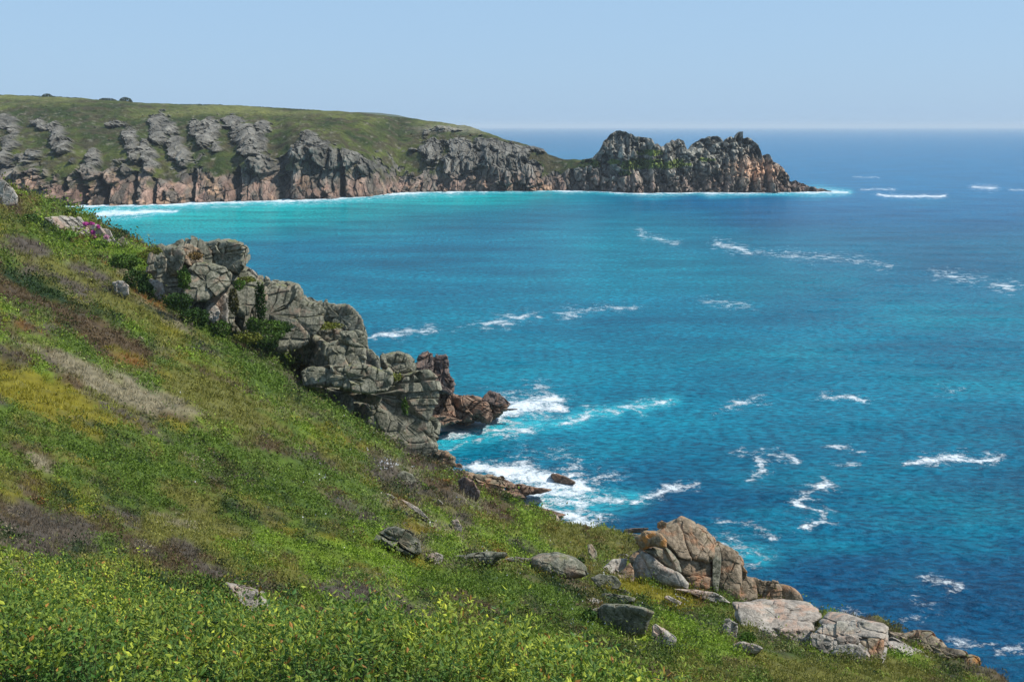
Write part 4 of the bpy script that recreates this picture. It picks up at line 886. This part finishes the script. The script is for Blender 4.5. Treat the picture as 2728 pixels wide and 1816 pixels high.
crag('second pale slab with a rounded tan end, right of the great flat slab', [
 (Z8([(540,620),(640,520),(1000,520),(1170,560),(1150,700),(1110,880),(960,870),(760,810),(540,720)]), M_PALE, dict(Y=YT + 4, k=1.4, T=3, facet=.5, joints=((-12, 1.5, .1, .2), (80, 2.6, .1, .3)))),
 (Z8([(595,500),(680,418),(820,428),(1000,488),(1140,513),(1182,550),(1155,650),(1040,645),(900,640),(760,610),(640,565)]), M_SLAB, dict(name='slab', Y=YT + 5, k=2.2, T=2.4, boxy=4, facet=.5, joints=((-14, 1.0, .1, .2),))),
 (Z8([(525,630),(600,613),(702,650),(705,742),(650,785),(528,705)]), M_PALE, dict(Y=YT + 1.5)),
 (Z8([(740,640),(860,620),(930,650),(930,700),(760,700)]), M_PALE, dict(Y=YT + 2.5)),
 (Z8([(705,775),(750,708),(900,698),(1000,768),(1065,882),(950,878),(860,828),(760,828)]), M_PALE, dict(Y=YT + .5, facet=.7)),
 (Z8([(928,665),(1040,630),(1155,648),(1160,740),(1130,830),(1112,895),(1060,885),(1000,765)]), M_TAN, dict(Y=YT + 1, facet=.6, joints=((85, .9, .12, .2),))),
 ])
YR = 80.0
crag('lowest long ledge at the right corner ending in orange lichened rock', [
 (Z8([(1195,690),(1250,655),(1450,765),(1700,900),(1768,960),(1735,1040),(1600,1000),(1420,890),(1240,775)]), M_PALE, dict(name='ledge', Y=YR - 6, k=1.5, T=4, joints=((-30, 1.1, .15, .3),))),
 (Z8([(1215,590),(1330,600),(1440,573),(1560,580),(1640,670),(1700,730),(1830,745),(1860,800),(1640,810),(1500,770),(1350,700),(1250,665)]), M_TAN, dict(name='ledge', Y=YR, k=1.0, T=5, joints=((-20, 1.3, .2, .3),))),
 (Z8([(1560,800),(1800,788),(1900,790),(1955,812),(1968,870),(1920,925),(1780,965),(1690,905)]), M_ORANGE, dict(Y=YR - 2, T=4, boxy=3.6)),
 (Z8([(1700,940),(1900,920),(1945,960),(1940,1000),(1850,1060),(1700,1060)]), M_GREY, dict(Y=YR - 3, T=4)),
 (Z8([(1600,980),(1760,960),(1800,1040),(1700,1150),(1500,1060)]), M_BROWN, dict(Y=YR - 5, T=4)),
 ])

# ------------------------------------------------------------------ plants
def tri_blades(base, size, col, n, lean=0.5, wid=0.28, rng=RNG, spread=0.6, up=(0, 0, 1), bow=False):
    """n narrow triangles per tuft"""
    m = len(base); K = m * n
    b = np.repeat(base, n, 0); s = np.repeat(size, n); c = np.repeat(col, n, 0)
    th = rng.uniform(0, 2 * math.pi, K); r = np.sqrt(rng.uniform(0, 1, K)) * spread
    o = np.stack([np.cos(th) * r * s, np.sin(th) * r * s, -0.15 * s], -1)
    le = np.stack([np.cos(th), np.sin(th), 0 * th], -1) * (lean * rng.uniform(.3, 1.2, K) * s)[:, None]
    tip = b + o + le + np.stack([0 * s, 0 * s, s * rng.uniform(.6, 1.25, K)], -1)
    a2 = rng.uniform(0, math.pi, K); w = np.stack([np.cos(a2), np.sin(a2), 0 * a2], -1) * (wid * s * .5)[:, None]
    V = np.stack([b + o - w, b + o + w, tip], 1).reshape(-1, 3)
    c = c * rng.uniform(.7, 1.3, K)[:, None]
    return V, np.repeat(c, 3, 0), np.arange(K * 3).reshape(-1, 3)
def leaf_quads(cen, size, col, rng=RNG, aspect=0.5, upright=0.35, colvar=.3):
    """one folded diamond leaf per point"""
    K = len(cen)
    d = rng.normal(0, 1, (K, 3)); d[:, 2] = np.abs(d[:, 2]) + upright; d /= np.linalg.norm(d, axis=1, keepdims=True)
    e = np.cross(d, rng.normal(0, 1, (K, 3))); e /= np.linalg.norm(e, axis=1, keepdims=True) + 1e-6
    s = size[:, None]
    V = np.stack([cen - d * s * .5, cen + e * s * aspect * .5 - d * s * .05, cen + d * s * .5, cen - e * s * aspect * .5 - d * s * .05], 1).reshape(-1, 3)
    c = col * rng.uniform(1 - colvar, 1 + colvar, K)[:, None]
    i = np.arange(K)[:, None] * 4
    F = np.concatenate([i + np.array([[0, 1, 2]]), i + np.array([[0, 2, 3]])])
    return V, np.repeat(c, 4, 0), F
def join(parts):
    V, C, F, n = [], [], [], 0
    for v, c, f in parts:
        V.append(v); C.append(c); F.append(f + n); n += len(v)
    return np.concatenate(V), np.concatenate(C), np.concatenate(F)

NT = 150000
tu = RNG.uniform(-120, 2760, NT); tY = np.exp(RNG.uniform(math.log(9.5), math.log(236), NT))
tx = (tu - PW / 2) / FPX * tY * 1.02
tz = ground(tx, tY)
ok = tz > 3.5
base = np.stack([tx, tY, tz], -1)[ok]; Yk = base[:, 1]
tcol, tk = plant_colour(base, 0.2)
kn = np.array(PK)[tk]
sz = np.maximum(0.10, 0.0030 * Yk) * RNG.uniform(.6, 1.4, len(base))
leafy = np.isin(kn, ['green', 'bright', 'dark'])
twig = np.isin(kn, ['brown', 'grey', 'rust'])
grass = ~leafy & ~twig
hum = 0.5 + 0.9 * np.clip(fbm(base * np.array([.5, .5, 0]), 3, 600) + .3, 0, 1.2)
g = tri_blades(base[grass], sz[grass] * 1.25, tcol[grass], 6, lean=0.7, wid=0.20)
o = mesh_obj('grass', g[0], g[2], M_VEG, smooth=False, cols=g[1]); tag(o, 'rough olive and straw coloured grass on the cliff slope', 'grass', kind='stuff')
g = tri_blades(base[twig], sz[twig] * 1.05, tcol[twig], 7, lean=0.6, wid=0.22, spread=.7)
o = mesh_obj('heather', g[0], g[2], M_VEG, smooth=False, cols=g[1]); tag(o, 'brown and grey patches of dry heather on the slope', 'heather', kind='stuff')
lb = np.repeat(base[leafy], 6, 0); ls = np.repeat(sz[leafy], 6); lh = np.repeat(hum[leafy] * RNG.uniform(.6, 1.5, leafy.sum()), 6)
lo = RNG.normal(0, .55, lb.shape) * ls[:, None]; lo[:, 2] = np.abs(lo[:, 2]) * 2.4 * lh
g = leaf_quads(lb + lo, ls * .75, np.repeat(tcol[leafy], 6, 0), aspect=.55)
fr_pts = []
for pz in FRINGE:
    n_f = int(max(6, (pz[:, 0].max() - pz[:, 0].min()) / 4.5))
    bb = resample(pz, n_f * 3); bb = bb[bb[:, 1] > pz[:, 1].min() + .55 * (pz[:, 1].max() - pz[:, 1].min())]
    for u_, v_ in bb:
        v2 = v_ + RNG.uniform(-3, 6); Yh = hit(u_, v2)
        if Yh and Yh < 190: fr_pts.append(P(u_, v2, Yh))
fr_pts = np.array(fr_pts); fr_pts = fr_pts[fr_pts[:, 2] > 4]
fr_c = plant_colour(fr_pts, .3)[0] * .9; m_ = 16
fd = RNG.normal(0, 1, (len(fr_pts) * m_, 3)) * (.10 + .0016 * np.repeat(fr_pts[:, 1], m_))[:, None]; fd[:, 2] = np.abs(fd[:, 2]) * 1.3; fd[:, 1] -= .1
fp = np.repeat(fr_pts, m_, 0) + fd
g4 = leaf_quads(fp, np.maximum(.07, .0020 * fp[:, 1]) * RNG.uniform(.7, 1.4, len(fp)), np.repeat(fr_c, m_, 0), aspect=.5, upright=.8)
NC = 7000
cu_ = RNG.uniform(-80, 2700, NC); cY = np.exp(RNG.uniform(math.log(13), math.log(225), NC)); cx_ = (cu_ - PW / 2) / FPX * cY * 1.02; cz_ = ground(cx_, cY)
cb = np.stack([cx_, cY, cz_], -1)[cz_ > 4]; ck, cki = plant_colour(cb, .3)
cb = cb[np.isin(np.array(PK)[cki], ['green', 'bright', 'dark', 'olive', 'brown'])]; ck = plant_colour(cb, .3)[0] * RNG.uniform(.7, 1.15, len(cb))[:, None]
cr_ = (.16 + .0042 * cb[:, 1]) * RNG.uniform(.5, 1.5, len(cb)); m_ = 46
dd = RNG.normal(0, 1, (len(cb) * m_, 3)); dd[:, 2] = np.abs(dd[:, 2]); dd /= np.linalg.norm(dd, axis=1, keepdims=True)
pp = np.repeat(cb, m_, 0) + dd * np.array([1.25, 1.25, .85]) * (np.repeat(cr_, m_) * RNG.uniform(.6, 1, len(dd)))[:, None]
g3 = leaf_quads(pp, np.maximum(.07, .0021 * pp[:, 1]) * RNG.uniform(.7, 1.3, len(pp)), np.repeat(ck, m_, 0), aspect=.6)
g = join([g, g3, g4])
o = mesh_obj('bracken', g[0], g[2], M_VEG, smooth=False, cols=g[1]); tag(o, 'bright green bracken and low leafy growth covering the slope', 'bracken', kind='stuff')

# foreground thicket of upright leafy sprigs
def thicket(N_, rng):
    u = rng.uniform(-150, 1850, N_)
    ymax = np.interp(u, [-150, 0, 300, 600, 900, 1300, 1700, 1850], [18, 18, 17.5, 17.5, 15, 13.8, 11.5, 9])
    Y = 6.5 + (ymax - 6.5) * rng.uniform(0, 1, N_) ** 0.8
    x = (u - PW / 2) / FPX * Y * 1.02; z = ground(x, Y)
    q = np.stack([x * .9, Y * .9, 0 * x], -1)
    h = np.clip(0.48 + 0.9 * fbm(q * 1.1, 3, 700) + 0.3 * np.abs(fbm(q * 4, 2, 701)) + rng.normal(0, .05, N_), .15, 1.0) * (1 - .62 * sst(.10, .32, fbm(q * 2.3 + 9, 2, 703)))
    tall = (fbm(q * 3.1, 2, 705) > .28) & (rng.uniform(0, 1, N_) < .5); h = np.where(tall, h + rng.uniform(.12, .38, N_), h)
    return np.stack([x, Y, z], -1), h
rg = np.random.default_rng(77)
sb, sh = thicket(9500, rg)
L = 44
b = np.repeat(sb, L, 0); h = np.repeat(sh, L); K_ = len(b)
t = rg.uniform(.25, 1.0, K_); lean = np.repeat(rg.normal(0, .13, (len(sb), 2)), L, 0)
cen = b.copy(); cen[:, :2] += lean * t[:, None]; cen[:, 2] += h * t
an = rg.uniform(0, 2 * math.pi, K_)
rad_ = 0.065 * (1.25 - t * .6) * rg.uniform(.5, 1.3, K_)
out_ = np.stack([np.cos(an), np.sin(an), 0 * an], -1)
cen = cen + out_ * rad_[:, None]
d = out_ * 1.0 + np.array([0, 0, 1.0]) * (0.1 + .7 * t)[:, None] + rg.normal(0, .45, (K_, 3)); d /= np.linalg.norm(d, axis=1, keepdims=True)
e = np.cross(d, np.array([0, 0, 1.0])) + rg.normal(0, .5, (K_, 3)); e /= np.linalg.norm(e, axis=1, keepdims=True)
nrm = np.cross(d, e)
s_ = (0.050 * rg.uniform(.6, 1.25, K_))[:, None]
V = np.stack([cen - d * s_ * .5, cen + e * s_ * .25 + nrm * s_ * .06, cen + d * s_ * .5 - nrm * s_ * .08, cen - e * s_ * .25 + nrm * s_ * .06, ], 1).reshape(-1, 3)
i = np.arange(K_)[:, None] * 4
F = np.concatenate([i + np.array([[0, 1, 2]]), i + np.array([[0, 2, 3]])])
young = np.clip((t - .45) * 1.9, 0, 1) * rg.uniform(.0, 1.0, K_) * np.repeat(rg.uniform(.5, 1.1, len(sb)) * np.clip(.85 + 1.3 * fbm(sb * 1.7, 2, 710), .1, 1.5), L)
lc = lerp(np.array((0.05, 0.13, 0.018)), np.array((0.50, 0.53, 0.045)), young[:, None])
rusty = rg.uniform(0, 1, K_) < 0.035
lc[rusty] = (0.34, 0.16, 0.03)
lc = lc * rg.uniform(.75, 1.25, K_)[:, None]
leaves = (V, np.repeat(lc, 4, 0), F)
st = np.repeat(sb, 1, 0); w_ = 0.003
top = sb.copy(); top[:, :2] += lean[::L] * .95; top[:, 2] += sh * .80
ex = np.array([w_, 0, 0])
SV = np.stack([sb - ex, sb + ex, top + ex * .4, top - ex * .4], 1).reshape(-1, 3); i = np.arange(len(sb))[:, None] * 4
stems = (SV, np.full((len(SV), 3), (0.10, 0.075, 0.045)), np.concatenate([i + np.array([[0, 1, 2]]), i + np.array([[0, 2, 3]])]))
tall = rg.uniform(0, 1, len(sb)) < .012
g = join([leaves, stems])
o = mesh_obj('shrubbery', g[0], g[2], M_LEAF, smooth=False, cols=g[1]); tag(o, 'foreground thicket of glossy yellow green leafy sprigs', 'shrubbery', kind='stuff')

# ------------------------------------------------------------------ bushes among the rocks
def bush(name, label, cat, u, v, Y, ru, rv, colr, leaf=0.20, n=None, group=None, depth=1.0, mat=None, seed=None, var=.45):
    rng = np.random.default_rng(int(u * 7 + v * 3))
    c = P(u, v, Y); m = Y / FPX; R = np.array([ru * m, max(ru * m * depth, .3), rv * m])
    n = n or int(np.clip(ru * rv * math.pi / 2.664 ** 2 * 2.6, 200, 12000))
    d = rng.normal(0, 1, (n, 3)); d /= np.linalg.norm(d, axis=1, keepdims=True)
    lump = 1 + .45 * fbm(d * 2.2 + u, 3, int(v) % 97)
    r = rng.uniform(.35, 1, n) ** .45
    pts = c + d * R * (r * lump)[:, None]
    colr = np.array(colr) * (1 + .35 * fbm(pts / (0.35 * R.max()), 2, 5))[:, None]
    g = leaf_quads(pts, np.full(n, max(leaf, 2.6 * 2.664 * m)) * rng.uniform(.6, 1.3, n), colr, rng=rng, aspect=.6, colvar=var)
    base = c.copy(); base[2] -= R[2]
    o = mesh_obj(name, g[0], g[2], mat or M_VEG, smooth=False, cols=g[1], origin=base)
    return tag(o, label, cat, group)
_r = np.random.default_rng(5)
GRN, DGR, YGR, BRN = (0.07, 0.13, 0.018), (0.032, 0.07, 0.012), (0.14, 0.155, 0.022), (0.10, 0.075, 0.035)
def fY(u): return float(np.interp(u, LFOOT[:, 0], LFOOT[:, 2]))
BUSH = [
 ('round green bush just left of the dark pillar of the summit crag', Z3([(1170,625)]), 80, 62, YGR, 0),
 ('spreading green bush on the ridge left of the summit crag', Z3([(1000,650)]), 130, 70, GRN, 0),
 ('yellow green tuft bush topping the ridge left of the dark pillar', Z3([(1240,565)]), 60, 28, YGR, 1),
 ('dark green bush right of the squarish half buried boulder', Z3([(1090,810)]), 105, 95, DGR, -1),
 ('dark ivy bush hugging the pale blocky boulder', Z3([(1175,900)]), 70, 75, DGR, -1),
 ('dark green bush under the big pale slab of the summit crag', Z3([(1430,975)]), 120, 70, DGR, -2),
 ('dark green bush lowest under the summit crag', Z3([(1560,1110)]), 130, 90, DGR, -1.5),
 ('green bush filling the gap between pillar and pale slab', Z3([(1480,790)]), 60, 90, GRN, -1),
 ('low dark bush on the upper slope under the brown ridge top', Z3([(245,305)]), 60, 34, DGR, 0),
 ('dark scrub bush above the flowered outcrop', Z3([(560,275)]), 60, 34, DGR, 2),
 ('bright low cushion bush left of the flowered outcrop', Z3([(520,440)]), 110, 34, (0.10, 0.19, 0.02), 0),
 ('green bush right of the flowered outcrop', Z3([(780,520)]), 90, 34, GRN, 0),
 ('green and brown bush at the foot of the ivy streaked buttress', Z4([(1130,935)]), 120, 55, YGR, -2),
 ('green bush under the right block of the ivy streaked buttress', Z4([(1330,850)]), 120, 70, GRN, -2),
 ('low green bush on the ledge above the long left slab', Z4([(1500,800)]), 95, 36, GRN, -3),
 ('dark green bush beside the rough stacked blocks', Z4([(1660,860)]), 45, 60, DGR, -3),
 ('yellow green turf cushion capping the ledge below the rough block', Z4([(1790,840)]), 130, 30, YGR, -4),
 ('long ivy curtain hanging down the middle of the buttress face', Z4([(1235,640)]), 44, 170, DGR, -3.4),
 ('brown moss curtain in the cleft left of the ivy curtain', Z4([(1010,640)]), 45, 110, (0.075, 0.07, 0.02), -3.4),
 ('green bush under the pinkish blocks of the buttress', Z4([(900,870)]), 80, 80, GRN, -2),
 ('dark bush at the right foot of the ivy streaked buttress', Z4([(1250,990)]), 150, 40, DGR, -1.5),
 ('rust and green bush below the long left slab', Z4([(1540,1190)]), 90, 45, (0.11, 0.10, 0.02), -1.5),
 ('green turf tuft on the ledge left under the free capstone', Z5([(925,325)]), 75, 36, YGR, -4.5),
 ('ivy patch on the right face of the layered crag', Z5([(1030,580)]), 30, 75, GRN, -4.5),
 ('dark bush at the left foot of the layered crag', Z5([(560,690)]), 34, 40, DGR, -1),
 ('small green bush among boulders at the foot of the layered crag', Z5([(1000,890)]), 50, 22, GRN, -2),
 ('heathery green fringe along the top of the ivy streaked buttress', Z4([(1120,455)]), 80, 26, YGR, -2.5),
 ('green tufts in the gap between the summit crag and the buttress', Z4([(1060,500)]), 50, 50, GRN, -3),
 ('rusty heath tuft on the shoulder of the summit crag', Z4([(690,255)]), 60, 34, (0.16, 0.10, 0.03), -2.5),
 ('trailing green bush below the ivy curtain', Z4([(1180,830)]), 75, 60, GRN, -3.5),
 ('dark green bush in front of the buttress right block', Z4([(1420,850)]), 80, 50, DGR, -3),
 ('broad dark green bush above the long left slab, below the small bush', Z4([(1280,930)]), 150, 50, (0.06, 0.11, 0.018), -3),
 ('mossy green seam between the two upper beds of the layered crag', Z5([(410,110)]), 16, 60, YGR, -4.5),
 ('rusty turf on the ledge left of the long middle bed', Z5([(170,260)]), 55, 40, (0.14, 0.10, 0.025), -1.5),
 ('dark bush in the hollow between the domed boulder and the split pair', Z6([(1900,880)]), 45, 60, DGR, None),
 ('bright leafy bush left of the square block', Z7([(230,1000)]), 60, 60, DGR, None),
 ('bright fern like bush below the square block', Z7([(225,1190)]), 50, 40, (0.10, 0.19, 0.02), None),
 ('grassy cushion between tall crag and great flat slab', Z7([(1640,880)]), 75, 30, YGR, None),
 ('green bush in the notch left of the front blocks of the great slab', Z7([(1580,1190)]), 80, 45, GRN, None),
 ('brown green heath tuft on top of the great slab edge', Z8([(575,480)]), 34, 60, (0.12, 0.11, 0.03), None),
]
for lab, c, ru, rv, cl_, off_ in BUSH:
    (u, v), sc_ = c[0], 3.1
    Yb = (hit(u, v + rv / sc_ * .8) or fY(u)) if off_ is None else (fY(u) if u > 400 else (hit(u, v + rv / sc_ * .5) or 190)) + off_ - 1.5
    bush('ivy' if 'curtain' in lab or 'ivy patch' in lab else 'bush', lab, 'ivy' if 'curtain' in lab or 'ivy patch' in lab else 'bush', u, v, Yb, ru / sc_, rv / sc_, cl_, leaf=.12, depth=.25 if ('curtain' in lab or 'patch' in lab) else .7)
# pink flowers on the pale outcrop
for lab, (x, y, a, b_) in (('brightest pink flower clump on top of the pale outcrop', (690, 352, 24, 12)), ('pink flowers just right of the brightest clump', (738, 348, 14, 9)),
        ('small pink flower clump near the right top of the outcrop', (790, 372, 14, 9)), ('pink flower clump halfway down the outcrop face', (746, 420, 14, 15)),
        ('magenta flower clump lowest on the outcrop face', (756, 456, 18, 14)), ('faint pink flowers on the right end of the outcrop', (856, 458, 14, 16))):
    u, v = Z3([(x, y)])[0]
    bush('pink_flowers', lab, 'flowers', u, v, 185.2, a / 3.0, b_ / 3.0, (0.55, 0.09, 0.35) if 'faint' not in lab else (0.6, 0.3, 0.4), leaf=.12, n=130, group='pink flowers on the pale outcrop', depth=.4, mat=M_PETAL, var=.15)
# white flower heads scattered in the grass
fw = []
for cu, cv, r_, n_f in [(1018,1245,16,26),(1032,1238,12,20),(858,1278,12,14),(1160,1405,12,8),(1520,1560,90,30),(1800,1590,60,30),(1640,1640,120,30),(880,1310,200,24),(1320,1480,300,24),(1100,1190,120,20),(1560,1660,60,16),(640,1180,300,14)]:
    for _ in range(n_f):
        u = cu + RNG.normal(0, r_); v = cv + RNG.normal(0, r_ * .5); Yh = hit(u, v)
        if Yh: q = P(u, v, Yh); q[2] += .12 + .002 * Yh; fw.append(q)
fw = np.array(fw); g = leaf_quads(fw, np.maximum(.05, .0016 * fw[:, 1]), np.full(fw.shape, .62), aspect=1.0)
o = mesh_obj('wildflowers', g[0], g[2], M_PETAL, smooth=False, cols=g[1]); tag(o, 'tiny white wildflower heads scattered through the slope grass', 'wildflowers', kind='stuff')
# hedges and bushes on the far skyline
def sky_v(u): return float(ip(SKYL, u))
for lab, x0, x1, hpx, cat in (('thin dark hedge on the far skyline at the left edge', 0, 262, 3.5, 'hedge'), ('dark hedge along the far skyline between two rounded bushes', 330, 510, 4, 'hedge'),
        ('fine hedge line on the far brow right of the domed bush', 1040, 1400, 2.5, 'hedge'), ('low hedge line on the far brow, furthest right', 1430, 2000, 2.2, 'hedge'),
        ('tiny rounded bush on the far skyline left of the low wide bush', 262, 332, 9, 'bush'), ('low wide bush on the far skyline left of the domed bush', 622, 735, 7, 'bush'), ('domed dark bush on the far skyline, largest one', 748, 832, 13, 'bush')):
    u0, u1 = x0 / 2.356, x1 / 2.356; rng = np.random.default_rng(x0 + 3)
    n = int((u1 - u0) * hpx * 1.1) + 60
    u = rng.uniform(u0, u1, n); w = (u - (u0 + u1) / 2) / ((u1 - u0) / 2)
    prof = (1 - w * w) ** .5 if cat != 'hedge' else .45 + .55 * np.abs(vnoise(np.stack([u / 9, 0 * u, 0 * u], -1), 4))
    vv = np.array([sky_v(q) for q in u]) + 1.5 - rng.uniform(0, 1, n) * hpx * prof
    Yc = float(np.interp((u0 + u1) / 2, uf * 0 + np.linspace(0, 1600, len(uf)), np.interp(np.linspace(0, 1600, len(uf)), [0, 800, 1150], [1255, 1265, 1210])))
    pts = P(u, vv, Yc + rng.normal(0, 3, n))
    g = leaf_quads(pts, rng.uniform(.7, 1.6, n), np.full((n, 3), (0.035, 0.05, 0.02)), rng=rng, aspect=.8)
    b0 = P((u0 + u1) / 2, sky_v((u0 + u1) / 2) + 2, Yc)
    o = mesh_obj({'hedge': 'hedge', 'bush': 'bush'}[cat], g[0], g[2], M_VEG, smooth=False, cols=g[1], origin=b0); tag(o, lab, cat)

# ------------------------------------------------------------------ sea haze
hz = bpy.data.materials.new('haze'); hz.use_nodes = True; nt = hz.node_tree; nt.nodes.clear()
out = nt.nodes.new('ShaderNodeOutputMaterial'); pv = nt.nodes.new('ShaderNodeVolumePrincipled')
pv.inputs['Color'].default_value = (0.78, 0.90, 1.0, 1); pv.inputs['Density'].default_value = 0.00005; pv.inputs['Anisotropy'].default_value = 0.0
nt.links.new(pv.outputs[0], out.inputs['Volume'])
hb = 59000.0; hv = np.array([(x, y, z) for z in (-9.5, 125.0) for x, y in ((-hb, -hb), (hb, -hb), (hb, hb), (-hb, hb))], float)
hf = [(3, 2, 1, 0), (4, 5, 6, 7), (0, 1, 5, 4), (1, 2, 6, 5), (2, 3, 7, 6), (3, 0, 4, 7)]
o = mesh_obj('haze', hv, hf, hz, smooth=False); tag(o, 'thin pale sea haze over the bay', 'haze', kind='stuff')
